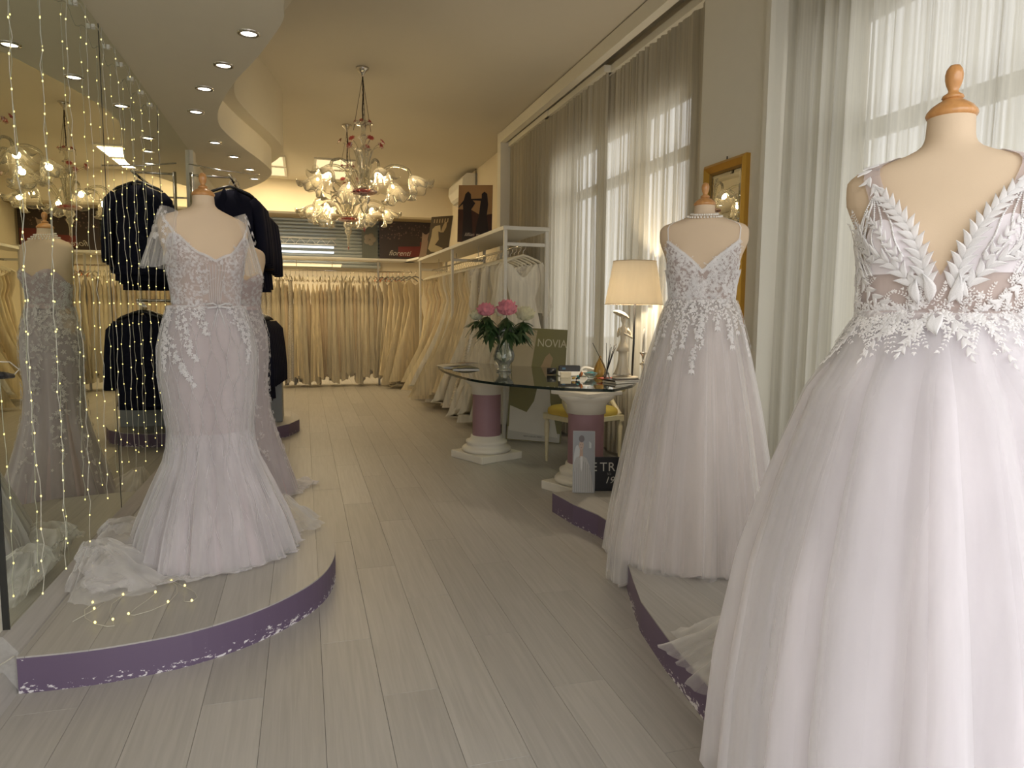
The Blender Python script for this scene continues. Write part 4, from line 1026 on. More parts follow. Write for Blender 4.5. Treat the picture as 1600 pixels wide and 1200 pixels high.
# right rack, nearest first
n_r = 36
for i in range(n_r):
    u = i/(n_r-1); y = lerp(7.24, 12.0, u**.95); x = 2.235-(y-7.12)*.018
    if i == 0: v = 5
    elif i < 12: v = rg.choice([4, 5, 2, 7, 4])
    elif i < 26: v = rg.choice([6, 2, 1, 6, 0])
    else: v = rg.choice([0, 1, 3, 7, 6])
    lab = '%s gown on the curtain-side rack, %s from its open end' % (names_c[v], nth_word(i+1))
    hang(v, (x, y, 1.885), RK+rg.uniform(-.10, .10), 1.0, lab, 'gowns on the curtain-side rack', sx=rg.uniform(.95, 1.12)*(1.1 if 8 < i < 30 else 1), sz=rg.uniform(.98, 1.08))
# back rack: gowns seen edge on
n_b = 31
for i in range(n_b):
    x = lerp(-.92, 1.24, i/(n_b-1))+rg.uniform(-.01, .01); v = rg.choice([0, 3, 7, 1, 4, 0, 3])
    lab = '%s gown on the back rack, %s from the suits side' % (names_c[v], nth_word(i+1))
    hang(v, (x, 13.0, 1.885), PI/2+rg.uniform(-.22, .22), 1.0, lab, 'gowns on the back rack', sx=.72, sz=rg.uniform(1.0, 1.12))
for i in range(7):
    x = 1.36+i*.085; v = [7, 0, 1, 0, 6, 1, 6][i]
    lab = '%s gown in the rack corner, %s past the centre post' % (names_c[v], nth_word(i+1))
    hang(v, (x, 13.0-.10*i, 1.885), 1.05-i*.08, 1.0, lab, 'gowns in the rack corner', 'grey', sx=.9, sz=rg.uniform(.98, 1.07))
for i in range(9):
    h = empty('clothes_hanger', (1.26+i*.06, 13.02, 1.89), PI/2+rg.uniform(-.2, .2), 'bare copper hanger on the back rail beyond the centre post, %s along' % nth_word(i+1), 'hanger', 'copper hangers on the back rail')
    link('hanger_arms', HG['copper'][0], None, h); link('hook', HG['copper'][1], None, h); h.scale = (1, 1, .9)

# ------------------------------------------------------------------ suits on the two-tier rail by the mirror
sr = empty('suit_rail', (-.62, 7.25, 0), 0, 'chrome two-tier suit rail standing against the mirror, behind the left stage', 'clothes rail')
for z in (2.56, 1.42): MB().tube([(0, -.1, z), (0, 1.5, z)], .013, 10).build('rail', M['chrome'], sr)
for y in (-.05, 1.45): MB().tube([(-.34, y, .137), (-.34, y, 2.58)], .016, 8).build('post', M['chrome'], sr)
for y in (-.05, 1.45):
    for z in (2.56, 1.42): MB().tube([(-.34, y, z), (0, y, z)], .010, 6).build('bracket', M['chrome'], sr)
MB().tube([(-.36, -.05, 2.66), (-.1, -.05, 2.62), (.25, -.05, 2.60)], .006, 6).build('wire_arm', M['chrome'], sr)
def jacket(seed, mt, L=.80):
    r_ = random.Random(seed); j = MB(); nth = 36; th = np.linspace(-PI, PI, nth+1)[:-1]; P = []
    prof = [(0, .05, .03), (.02, .10, .04), (.05, .17, .055), (.10, .205, .065), (.2, .215, .08), (.4, .20, .085), (.6, .21, .09), (L, .225, .09)]
    for d, a, b in prof:
        P.append(np.stack([a*np.sign(np.sin(th))*np.abs(np.sin(th))**.8, -b*np.cos(th)*(1+.08*np.sin(5*th+seed)), np.full(nth, -d)], -1))
    j.grid(np.array(P)[:, ::-1], wrap=True); body = j.mesh('jacket_body'); body.materials.append(mt)
    sl_ = []
    for sg in (-1, 1):
        e = MB().tube([(sg*.19, 0, -.075), (sg*.235, 0, -.14), (sg*.26, .0, -.32), (sg*.275, -.01, -.50), (sg*.28, -.02, -.66)], [.045, .06, .055, .052, .045], 12).mesh('sleeve'); e.materials.append(mt); sl_.append(e)
    c_ = MB()
    for sg in (-1, 1):
        c_.add([(sg*.02, -.09, -.48), (sg*.09, -.085, -.16), (sg*.13, -.075, -.15), (sg*.07, -.065, -.02), (sg*.045, -.05, .02), (sg*.03, -.06, -.04)], [(0, 1, 2, 3, 4, 5)])
        c_.add([(sg*.045, -.05, .02), (sg*.07, -.065, -.02), (sg*.07, .03, .0), (sg*.045, .04, .035)], [(0, 1, 2, 3)])
    lp = c_.mesh('lapels'); lp.materials.append(mt); return body, sl_, lp
JK = [jacket(1, M['navy']), jacket(2, M['navy'], .84), jacket(3, M['brown_suit'])]
def hang_suit(v, loc, rz, label, sc=1.0):
    g = empty('suit_jacket', loc, rz, label, 'jacket', 'suits on the two-tier rail')
    link('jacket_body', JK[v][0], None, g); link('lapels', JK[v][2], None, g); [link('sleeve', e, None, g) for e in JK[v][1]]
    g.scale = (sc, 1, sc)
    h = empty('clothes_hanger', (loc[0], loc[1], loc[2]), rz, 'black hanger of the '+label, 'hanger', 'hangers on the suit rail')
    link('hanger_arms', BH[0], None, h); link('hook', BH[1], None, h)
BH = hanger_mesh(M['black'])
for i in range(9):
    lab = ('brown' if i in (4,) else 'navy')+' suit jacket on the upper rail, '+nth_word(i+1)+' from the front'
    hang_suit(2 if i == 4 else i % 2, (-.64+.012*i+.015*math.sin(i), 7.28+i*.10, 2.45-.012*i), .10+.05*math.sin(i*2), lab, 1.0)
for i in range(9):
    lab = 'navy suit jacket on the lower rail, '+nth_word(i+1)+' from the front'
    hang_suit(i % 2, (-.62+.012*i, 7.26+i*.10, 1.28), .12+.05*math.sin(i*3+1), lab, 1.05)

# ------------------------------------------------------------------ chandeliers
def shade_mesh():
    def fold(a, z): 
        k = max(0, -z-.03)/.12; return k*(.13*math.sin(7*a)+.06*math.sin(14*a+1))
    m = MB(); prof = [(.016, 0), (.026, -.008), (.045, -.03), (.062, -.06), (.072, -.09), (.082, -.115), (.100, -.132), (.118, -.138), (.124, -.130)]
    V = []; n = 56
    for r_, z in prof:
        for k in range(n):
            an = 2*PI*k/n; rr = r_*(1+fold(an, z)); V.append((rr*math.cos(an), rr*math.sin(an), z+(.016*math.sin(7*an)*max(0, (-z-.07))/.06)))
    F = [(i*n+k, i*n+(k+1) % n, (i+1)*n+(k+1) % n, (i+1)*n+k) for i in range(len(prof)-1) for k in range(n)]
    m.add(V, F, True); me = m.mesh('shade'); me.materials.append(M['glass_c']); return me
SHM = shade_mesh()
tp = MB(); tp.lathe([(.0005, -.062), (.010, -.058), (.016, -.045), (.015, -.03), (.009, -.018), (.008, -.005)], 14); BULB = tp.mesh('bulb'); BULB.materials.append(M['bulb'])
tp = MB(); tp.lathe([(.02, .004), (.022, 0), (.018, -.012), (.010, -.02), (.0005, -.02)], 16); CUP = tp.mesh('lamp_holder'); CUP.materials.append(M['chrome'])
def flower_mesh():
    m = MB()
    for k in range(8):
        a = 2*PI*k/8
        for t_ in (0, 1):
            pts = [Vector((0, 0, 0)), Vector((.022, -.010, .012+.01*t_)), Vector((.042, 0, .018-.01*t_)), Vector((.022, .010, .012+.01*t_))]
            R = Matrix.Rotation(a+t_*.39, 3, 'Z'); m.add([R@p for p in pts], [(0, 1, 2, 3)])
    me = m.mesh('glass_flower'); me.materials.append(M['glass_pink']); return me
FLM = flower_mesh()
def chandelier(loc, rz, label, narm=6):
    c = empty('chandelier', loc, rz, label, 'chandelier', 'blown glass chandeliers')
    MB().lathe([(.0, -.001), (.065, -.002), (.062, -.02), (.035, -.045), (.018, -.065), (.01, -.085), (.0, -.09)], 24).build('canopy', M['chrome'], c)
    ch = MB(); ch.tube([(0, 0, -.08), (.006, 0, -.25), (-.006, 0, -.40), (0, 0, -.52)], .007, 6)
    for k in range(16):
        z = -.09-k*.027; ch.tube([(0, 0, z), (.010*(k % 2), .010*((k+1) % 2), z-.013), (0, 0, z-.027)], .0028, 4)
    ch.build('chain', M['dark_metal'], c)
    for k in range(3):
        a = 2*PI*k/3+.4; MB().tube([(0, 0, -.09), (.05*math.cos(a), .05*math.sin(a), -.34), (.10*math.cos(a), .10*math.sin(a), -.60)], .0025, 4).build('support_wire', M['dark_metal'], c)
    MB().lathe([(.0, -.50), (.012, -.50), (.014, -.53), (.075, -.535), (.085, -.525), (.080, -.545), (.03, -.56), (.018, -.62), (.028, -.66), (.055, -.675), (.03, -.69), (.015, -.74), (.03, -.78), (.085, -.79), (.04, -.81), (.025, -.88), (.032, -.98), (.040, -1.08), (.06, -1.14), (.05, -1.20), (.05, -1.25), (.06, -1.29), (.03, -1.33), (.045, -1.36), (.02, -1.41), (.012, -1.46), (.012, -1.50), (.016, -1.53), (.0, -1.56)], 28,
               fold=lambda a, z: .06*math.sin(10*a)).build('stem', M['glass_c'], c)
    MB().lathe([(.0, -1.55), (.008, -1.56), (.011, -1.58), (.0, -1.61)], 10).build('pendant_drop', M['glass_pink'], c)
    MB().lathe([(.03, -1.17), (.11, -1.19), (.125, -1.20), (.12, -1.22), (.05, -1.24)], 28, fold=lambda a, z: .08*math.sin(12*a)).build('bowl', M['glass_pink'], c)
    for k in range(narm):
        a = 2*PI*(k+.5)/narm; R = Matrix.Rotation(a, 4, 'Z')
        rr_ = .44+.03*(k % 2)
        pts = smoothpoly([(.04, 0, -1.24), (.10, 0, -1.14), (.20, 0, -.99), (.31, 0, -.945), (rr_-.03, 0, -.98), (rr_, 0, -1.05)], 5)
        MB().tube([R@p for p in pts], [.014]*len(pts), 8).build('arm', M['glass_c'], c)
        S = R@Matrix.Translation((rr_, 0, -1.05))@Matrix.Rotation(-.55-.1*(k % 2), 4, 'Y')
        s = link('shade', SHM, None, c); s.matrix_local = S@Matrix.Scale(1.32, 4)
        q = link('bulb', BULB, None, c); q.matrix_local = S
        h = link('lamp_holder', CUP, None, c); h.matrix_local = S
        pl_ = S@Vector((0, 0, -.08)); light('POINT', 'bulb_glow', pl_, 3.2, WARM, parent=c, shadow_soft_size=.03)
    for k in range(7):
        a = 2*PI*k/7+.2; R = Matrix.Rotation(a, 4, 'Z'); z0 = -1.20
        pts = smoothpoly([(.03, 0, z0), (.05, 0, z0+.22), (.10, 0, z0+.40), (.17+.03*(k % 2), 0, z0+.46)], 5)
        MB().tube([R@p for p in pts], .0045, 6).build('curled_stem', M['glass_c'], c)
        f = link('glass_flower', FLM, None, c); f.matrix_local = R@Matrix.Translation((.19+.03*(k % 2), 0, z0+.47))@Matrix.Rotation(.9, 4, 'Y')
    for k in range(6):
        a = 2*PI*k/6; f = link('glass_flower', FLM, None, c); f.matrix_local = Matrix.Translation((.08*math.cos(a), .08*math.sin(a), -.53))@Matrix.Rotation(a, 4, 'Z')@Matrix.Rotation(.9, 4, 'Y'); f.scale = (.6, .6, .6)
    for k in range(9):
        a = 2*PI*k/9; R = Matrix.Rotation(a, 4, 'Z')
        pts = smoothpoly([(.03, 0, -1.24), (.045, 0, -1.05), (.06, 0, -.90), (.09, 0, -.80)], 4)
        MB().tube([R@p for p in pts], [.012, .011]+[.009]*(len(pts)-3)+[.002], 5).build('glass_leaf', M['glass_c'], c)
    return c
chandelier((.61, 7.45, CEIL), .25, 'blown glass chandelier with upturned ruffled shades, the nearer of the two')
chandelier((.59, 9.75, CEIL), .55, 'blown glass chandelier with ruffled shades, the one further back and lower in view')

# ------------------------------------------------------------------ fairy lights on the mirror
fc = empty('fairy_light_curtain', (-1.0, 2.9, 2.8), 0, 'curtain of warm fairy lights on pale wires hanging in front of the wall mirror', 'fairy lights')
rs = random.Random(12)
ys = [3.02, 3.36, 3.71, 4.02, 4.32, 4.62, 4.92, 5.20, 5.50, 5.80]
top = []
for i, y in enumerate([2.86]+ys):
    top += [(.0, y-2.9, -.0), (.005, y-2.9+.15, -.05-.02*rs.random())]
MB().tube(smoothpoly(top, 3), .0022, 4).build('lead_wire', M['wire'], fc)
for i, y in enumerate(ys):
    pts = []; z = 0; x = .02; yy = y-2.9; dr = rs.uniform(-.004, .004); n_ = 22 if i < 3 else 20
    if i < 2: n_ = 21
    for k in range(n_*2):
        pts.append((x+rs.uniform(-.004, .006), yy+rs.uniform(-.010, .010)+dr*k*.35+.012*math.sin(k*.4+i), z)); z -= .062
    st_ = link('strand', MB().tube(pts, .0014, 4, cap=False).mesh('strand'), M['wire'], fc)
    b_ = MB()
    for k in range(1, n_*2, 2):
        p = Vector(pts[k]); b_.lathe([(.0003, -.0045), (.0026, -.0025), (.0026, .0025), (.0003, .0045)], 6, tuple(p))
    o = b_.build('bulbs', M['led'], st_); o['kind'] = 'stuff'
    MB().box(-.028, -.012, yy-.008, yy+.008, -.01, .014).build('adhesive_hook', M['white_plastic'], fc)
ly = empty('fairy_light_end', (-.78, 2.98, .137), 0, 'loose end of the fairy light strand lying on the left stage corner', 'fairy lights')
pts = []
for k in range(34):
    t_ = k/33; pts.append((-.1+.42*t_+.05*math.sin(k*.9), .02+.16*math.sin(k*.55)+.25*t_, .006+.004*abs(math.sin(k))))
MB().tube(pts, .0014, 4).build('wire', M['wire'], ly)
b_ = MB()
for k in range(1, 34, 3): b_.lathe([(.0003, -.006), (.004, -.003), (.004, .003), (.0003, .006)], 6, (pts[k][0], pts[k][1], pts[k][2]+.006))
b_.build('bulbs', M['led'], ly)['kind'] = 'stuff'
pg = empty('power_plug', (-1.02, 2.72, 1.12), 0, 'black plug adapter sticking out at the near edge of the mirror', 'plug')
MB().bbox(-.02, .03, -.03, .05, -.028, .028, .006).build('body', M['black'], pg)
MB().tube([(.02, .05, 0), (.03, .10, -.005), (.035, .155, -.012)], [.014, .012, .008], 8).build('strain_relief', M['black'], pg)
MB().tube([(.035, .155, -.012), (.05, .17, .01), (.04, .12, .04), (.02, .06, .045)], .002, 5).build('cable', M['wire'], pg)
cb = empty('white_cable', (-1.04, 2.6, 0), 0, 'thin pale cable looping down the white wall beside the left stage', 'cable')
MB().tube(smoothpoly([(0, .05, 1.1), (.005, .12, .8), (.004, .02, .62), (.006, .10, .5), (.005, .0, .38), (.01, .08, .30), (.02, .06, .16), (.05, .15, .14)], 6), .0025, 5).build('wire', M['wire'], cb)

# ------------------------------------------------------------------ glass table on two columns
def column(loc, rz, label, d=.26, hh=.763):
    c = empty('column_pedestal', loc, rz, label, 'pedestal', 'purple and white column pedestals')
    MB().bbox(-.235, .235, -.235, .235, 0, .065, .004).build('plinth', M['plaster'], c)
    r = d/2
    MB().lathe([(r+.075, .065), (r+.095, .075), (r+.098, .095), (r+.085, .112), (r+.055, .118), (r+.050, .135), (r+.060, .145), (r+.060, .165), (r+.035, .175), (r+.018, .185), (r+.014, .215), (r-.01, .215)], 48).build('base', M['plaster'], c)
    MB().lathe([(r, .20), (r, .60)], 48).build('shaft', M['mauve'], c)
    MB().lathe([(r-.01, .595), (r+.012, .595), (r+.012, .655), (r+.022, .662), (r+.022, .672), (r+.060, .700), (r+.075, .722), (r+.075, .735), (r, .735)], 48).build('capital', M['plaster'], c)
    MB().bbox(-.19, .19, -.19, .19, .733, hh, .004).build('abacus', M['plaster'], c)
    return c
column((1.60, 6.28, 0), .42, 'purple column with white plinth under the near-rack end of the glass table')
column((2.03, 4.93, 0), .42, 'purple column behind the black sign, under the lamp end of the glass table', .27)
gt = empty('glass_table_top', (2.0, 6.0, .766), 0, 'clear curved glass table top with dark edge, resting on two purple columns', 'table')
ed = smoothpoly([(1.37, 7.45, 0), (1.30, 7.1, 0), (1.265, 6.6, 0), (1.29, 6.1, 0), (1.35, 5.69, 0), (1.50, 5.36, 0), (1.76, 5.02, 0), (1.98, 4.86, 0), (2.17, 4.78, 0)], 5)
ed += [Vector(p) for p in ((2.19, 4.785, 0), (2.45, 5.02, 0), (2.60, 5.25, 0), (2.62, 5.6, 0), (2.60, 6.1, 0), (2.42, 6.7, 0), (2.1, 7.2, 0), (1.75, 7.5, 0), (1.5, 7.55, 0))]
pp = [(p.x-2.0, p.y-6.0) for p in ed]; n = len(pp)
m = MB(); m.add([(x, y, .018) for x, y in pp]+[(x, y, -.002) for x, y in pp], [tuple(range(n))[::-1], tuple(range(n, 2*n))]); m.build('pane', M['glass_t'], gt)
m = MB(); m.add([(x*1.0008, y*1.0008, .0182) for x, y in pp]+[(x*1.0008, y*1.0008, -.0022) for x, y in pp], [(i, (i+1) % n, n+(i+1) % n, n+i) for i in range(n)]); m.build('edge', M['glass_edge'], gt)
TZ = .786
# magazines
def magazine(loc, rz, label, w_, d_, h_, cov, tilt=0):
    g = empty('magazine', loc, rz, label, 'magazine', 'magazines on the glass table'); g.rotation_euler = (0, tilt, rz)
    m = MB(); P = []
    for i in range(9):
        u = i/8; P.append([(lerp(-w_, w_, u), y, h_*(.25+.75*math.sin(PI*u))) for y in (-d_, d_)])
    m.grid(np.array(P)); m.build('cover', cov, g); MB().box(-w_+.004, w_-.004, -d_+.003, d_-.003, 0, h_*.28).build('pages', M['white_plastic'], g); return g
magazine((1.47, 7.05, TZ), .1, 'open white magazine at the rounded table tip, beside the vase', .17, .13, .022, flat('mag_white', (.62, .60, .55)))
magazine((1.50, 6.72, TZ), -.15, 'dark green folded brochure in front of the open white magazine', .13, .09, .025, flat('mag_green', (.10, .11, .05)))
magazine((1.60, 7.10, TZ+.028), .2, 'small brown picture leaflet lying on the open magazine', .10, .06, .008, flat('mag_brown', (.22, .15, .10)))
# vase with peonies
vx, vy = 1.80, 6.42
vs_ = empty('glass_vase', (vx, vy, TZ), 0, 'clear cut-glass vase holding the peonies on the glass table', 'vase')
MB().lathe([(.0, .002), (.062, .002), (.066, .008), (.052, .018), (.042, .03), (.052, .05), (.082, .085), (.090, .12), (.080, .155), (.060, .20), (.060, .25), (.078, .30), (.092, .335), (.088, .335), (.073, .30), (.055, .25), (.055, .20), (.074, .155), (.083, .12), (.076, .088), (.045, .055), (.0, .05)], 32, fold=lambda a, z: .02*math.sin(16*a)).build('glass_body', M['glass_v'], vs_).scale = (1.15, 1.15, 1.22)
def peony(loc, top, rad, mt, label, seed, nl=7):
    nl += 6
    r_ = random.Random(seed); p = empty('peony', loc, 0, label, 'flower', 'peonies in the vase'); t = Vector(top)
    MB().tube(smoothpoly([(0, 0, 0), (t.x*.25, t.y*.25, t.z*.5), (t.x*.7, t.y*.7, t.z*.8), tuple(t)], 6), .0035, 6).build('stem', M['stem'], p)
    b = MB()
    for ring, (k_, s_, el) in enumerate(((9, 1.0, .15), (9, .92, .5), (8, .8, .85), (7, .62, 1.15), (5, .42, 1.4))):
        for k in range(k_):
            a = 2*PI*k/k_+ring*.5+r_.uniform(-.15, .15); e = el+r_.uniform(-.08, .08); P = []
            for i in range(5):
                u = i/4; row = []
                for j in range(5):
                    v_ = (j-2)/2; w_ = .42*math.sin(PI*(.12+.80*u))*s_*rad*1.5; bend = e+u*.9*(1.1-.2*ring) 
                    x = rad*s_*(math.cos(e)*u*1.0-.1*u*u); z = rad*s_*(math.sin(e)*u*.9)+rad*.35*u*u-.15*rad*(1-u)
                    row.append((x-abs(v_)**2*.12*rad*u, v_*w_, z+.10*rad*abs(v_)**1.5*u+r_.uniform(-.01, .01)*rad+(rad*.06*math.sin(j*3+ring) if i == 4 else 0)))
                P.append(row)
            P = np.array(P); c_, s2 = math.cos(a), math.sin(a); X = P[..., 0]*c_-P[..., 1]*s2; Y = P[..., 0]*s2+P[..., 1]*c_
            b.grid(np.stack([X+t.x, Y+t.y, P[..., 2]+t.z], -1))
    b.build('bloom', mt, p)
    for k in range(nl):
        a = r_.uniform(0, 2*PI); h_ = r_.uniform(.66, .97); s_ = t*h_; s_.z = t.z*h_-.01; l_ = MB(); L_ = r_.uniform(.09, .15)
        d = Vector((math.cos(a), math.sin(a), r_.uniform(-.7, .25))).normalized(); up = Vector((0, 0, 1)); rt = d.cross(up).normalized(); nn = rt.cross(d)
        for lob in (-.65, 0, .65):
            dd = (d*math.cos(lob)+rt*math.sin(lob)).normalized(); side = dd.cross(nn).normalized(); LL = L_*(1-.2*abs(lob)); V = []
            for i in range(5):
                u = i/4; wd = LL*.20*math.sin(PI*min(.98, u*.9+.1)); q = s_+dd*LL*u-Vector((0, 0, 1))*LL*.5*u*u
                V += [q-side*wd, q+nn*.004, q+side*wd]
            l_.add(V, [(i*3+j, i*3+j+1, i*3+j+4, i*3+j+3) for i in range(4) for j in range(2)], True)
        l_.build('leaf', M['leaf'], p)
    return p
vb = (vx, vy, TZ+.06)
peony(vb, (-.18, -.02, .475), .104, M['pinkp'], 'pink peony, the smaller of the two, over the magazine side of the vase', 1, 11)
peony(vb, (.01, -.06, .485), .122, M['pinkp'], 'large open pink peony in the middle of the vase', 2, 12)
peony(vb, (.20, -.02, .435), .114, M['whitep'], 'cream white peony on the curtain side of the vase', 3, 11)
peony(vb, (-.24, .10, .43), .080, M['whitep'], 'white peony half hidden behind the smaller pink one', 4, 8)
for dx, dy, dz, sd in ((-.16, -.10, .34, 5), (.14, -.12, .33, 6), (.02, -.12, .38, 7)):
    r_ = random.Random(sd); p = empty('leaf_sprig', vb, 0, 'dark green peony leaf sprig drooping over the vase rim, %s' % {5: 'towards the magazines', 6: 'towards the board', 7: 'at the front'}[sd], 'leaves', 'leaf sprigs in the vase')
    MB().tube([(0, 0, 0), (dx*.4, dy*.4, dz*.7), (dx, dy, dz)], .003, 5).build('stem', M['stem'], p)
    for k in range(9):
        l_ = MB(); a = math.atan2(dy, dx)+r_.uniform(-1.3, 1.3); L_ = r_.uniform(.10, .16); d = Vector((math.cos(a), math.sin(a), r_.uniform(-.5, .3))).normalized(); rt = d.cross(Vector((0, 0, 1))).normalized(); nn = rt.cross(d); V = []
        s_ = Vector((dx, dy, dz))*r_.uniform(.7, 1)
        for i in range(5):
            u = i/4; wd = L_*.17*math.sin(PI*min(.98, u*.9+.1)); q = s_+d*L_*u-Vector((0, 0, 1))*L_*.6*u*u; V += [q-rt*wd, q+nn*.004, q+rt*wd]
        l_.add(V, [(i*3+j, i*3+j+1, i*3+j+4, i*3+j+3) for i in range(4) for j in range(2)], True); l_.build('leaf', M['leaf'], p)
# desk objects at the lamp end
pt_ = empty('card_terminal', (2.27, 5.86, TZ), -.28, 'black and white card terminal lying on the glass table behind the card stack', 'card terminal')
Mt = Matrix.Rotation(-.25, 4, 'X')
MB().bbox(-.125, .13, -.045, .045, .0, .045, .006).build('body', M['white_plastic'], pt_)
MB().bbox(-.12, .07, -.052, .03, .018, .085, .006, Mt).build('front_panel', M['black'], pt_)
MB().bbox(-.09, -.06, -.056, -.05, .045, .062, .001, Mt).build('blue_screen', mat('dim_blue', (.05, .12, .2), .3), pt_)
MB().tube(smoothpoly([(.07, -.03, .02), (.085, -.03, .065), (.13, -.03, .075), (.21, -.03, .050)], 5), .012, 8).build('handset', M['white_plastic'], pt_)
rl = empty('black_roll', (2.13, 5.98, TZ), -.2, 'black cylindrical holder beside the card terminal', 'holder')
MB().tube([(-.05, 0, .032), (.03, 0, .032)], .030, 16).build('roll', M['black'], rl)
cs = empty('card_stack', (2.15, 5.70, TZ), -.25, 'stack of cream business cards on the glass table', 'cards')
for k in range(6):
    M_ = Matrix.Rotation(rs.uniform(-.05, .05), 4, 'Z'); MB().box(-.045, .045, -.028, .028, k*.0078, k*.0078+.0068, M_).build('card_bundle', flat('card', (.66, .60, .45)) if k == 0 else bpy.data.materials['card'], cs)
bf = empty('butterfly_figurine', (2.18, 5.48, TZ), -.2, 'small multicoloured glass butterfly standing before the card terminal', 'ornament')
cols = [(.45, .16, .05), (.05, .25, .28), (.40, .28, .08)]
for k, (x, z, s_, a) in enumerate(((.022, .045, .038, .5), (.0, .022, .032, -.5), (-.038, .016, .028, 1.3))):
    m = MB(); m.lathe([(.0005, -.006), (s_*.55, -.003), (s_*.62, 0), (s_*.55, .003), (.0005, .006)], 12, M=Matrix.Translation((x, 0, z))@Matrix.Rotation(a, 4, 'Y')@Matrix.Diagonal((.62, 1, 1, 1))@Matrix.Rotation(PI/2, 4, 'X')); m.build('wing', mat('butterfly_%d' % k, cols[k], .2, var=.5, scale=60), bf)
MB().tube([(-.02, 0, .004), (.012, 0, .03), (.024, 0, .075)], [.007, .008, .003], 8).build('body', M['dark_metal'], bf)
bw_ = empty('glass_bowl', (2.34, 5.60, TZ), 0, 'small glass bowl heaped with turquoise stones', 'bowl')
MB().lathe([(.0, .003), (.025, .003), (.03, .01), (.052, .03), (.066, .048), (.062, .048), (.048, .032), (.0, .014)], 24).build('glass_body', M['glass_v'], bw_)
tq = mat('turquoise', (.10, .32, .34), .2, var=.5, scale=80)
stn = MB(); ic = bmesh.new(); bmesh.ops.create_icosphere(ic, subdivisions=1, radius=.011); IV_ = [v.co.copy() for v in ic.verts]; IF_ = [tuple(v.index for v in f.verts) for f in ic.faces]; ic.free()
for k in range(44):
    a, q = rs.uniform(0, 6.28), rs.random()**.5*.048; R_ = Matrix.Rotation(rs.random()*3, 3, 'X')@Matrix.Rotation(rs.random()*3, 3, 'Z'); S_ = Vector((1, rs.uniform(.6, 1), rs.uniform(.5, .8))); t_ = Vector((q*math.cos(a), q*math.sin(a), .030+.026*(1-q/.05)+rs.uniform(0, .006)))
    stn.add([R_@Vector((v.x*S_.x, v.y*S_.y, v.z*S_.z))+t_ for v in IV_], IF_)
o = stn.build('turquoise_stones', tq); o.location = (2.34, 5.60, TZ); setp(o, 'heap of small turquoise glass stones in the small glass bowl', 'stones', None, 'stuff')
od = empty('orange_dish', (2.40, 5.38, TZ), .1, 'orange-red glass dish under the reed sticks', 'dish')
MB().lathe([(.0, .003), (.04, .003), (.085, .016), (.098, .022), (.094, .024), (.07, .015), (.0, .008)], 28, M=Matrix.Diagonal((1, .7, 1, 1))).build('dish_body', mat('orange_glass', (.55, .10, .03), .15, var=.3), od)
rd = empty('reed_diffuser', (2.395, 5.39, TZ+.01), 0, 'small clear diffuser with dark reed sticks standing in the orange dish', 'diffuser')
MB().lathe([(.0, .0), (.022, .0), (.024, .01), (.022, .05), (.010, .062), (.010, .08)], 20).build('bottle', M['glass_v'], rd)
for k, (dx, dy, L_, r_) in enumerate(((-.13, 0, .30, .0032), (.0, .02, .30, .0030), (.035, .01, .29, .0030), (.08, .0, .29, .0048), (.072, .02, .28, .0042), (.03, -.02, .27, .0032))):
    MB().tube([(-dx*.25, -dy*.3, .006), (dx, dy, L_)], r_, 5).build('reed', M['black'], rd)
am_ = empty('amber_vase', (2.46, 5.68, TZ), 0, 'amber glass flask behind the reed sticks', 'vase')
MB().lathe([(.0, .002), (.05, .002), (.058, .03), (.054, .07), (.035, .12), (.015, .155), (.010, .18), (.0, .19)], 24).build('glass_body', glassy('amber', (.90, .74, .42), 1.5, .30, (.50, .34, .12)), am_)
# stack of books under the lamp
for k, (w_, h_, c_, lb) in enumerate(((.15, .014, (.45, .42, .36), 'grey thin book, bottom of the pile under the lamp figurine'), (.14, .012, (.02, .015, .018), 'black thin book, top of the pile under the lamp figurine'))):
    b = empty('book', (2.47, 5.22, TZ+(0, .014)[k]), .25-.1*k, lb, 'book', 'books under the lamp')
    MB().bbox(-w_, w_, -.085, .085, 0, h_, .002).build('cover', flat('book_%d' % k, c_), b)
    MB().box(-w_+.004, w_-.004, -.0865, -.083, .002, h_-.002).build('pages', M['white_plastic'], b)
# lady lamp
LX, LY, LZ = 2.50, 5.26, TZ+.026
lm = empty('table_lamp', (LX, LY, LZ), 0, 'lit table lamp with cream drum shade above an ivory lady figurine', 'lamp')
MB().lathe([(.0, .0), (.105, .0), (.115, .006), (.11, .016), (.085, .022), (.0, .024)], 32, M=Matrix.Diagonal((1, .75, 1, 1))).build('base', M['figure'], lm)
MB().tube([(.066, .01, .022), (.074, .01, .28), (.082, .02, .82)], .009, 8).build('pole', M['black'], lm)
SX = .07; z0, z1 = .60, .945
m = MB(); m.lathe([(.232, z0), (.172, z1), (.170, z1), (.230, z0)], 64, (SX, .02, 0)); m.build('lamp_shade', M['shade'], lm)
m = MB()
for r_, z in ((.233, z0), (.173, z1)): m.tube([(SX+r_*math.cos(a), .02+r_*math.sin(a), z) for a in np.linspace(0, 2*PI, 65)], .0028, 5, cap=False)
m.build('shade_rim', mat('rim', (.62, .5, .33), .6), lm)
m = MB(); 
for a in (0, 2.1, 4.2): m.tube([(SX+.165*math.cos(a), .02+.165*math.sin(a), z1-.02), (SX, .02, z1-.04)], .002, 4)
m.build('shade_spider', M['dark_metal'], lm)
bo_ = link('bulb', BULB, None, lm); bo_.location = (SX, .02, .80); bo_.scale = (1.6, 1.6, 1.6)
light('POINT', 'lamp_glow', (SX, .02, .76), 38, (1, .83, .60), parent=lm, shadow_soft_size=.05)
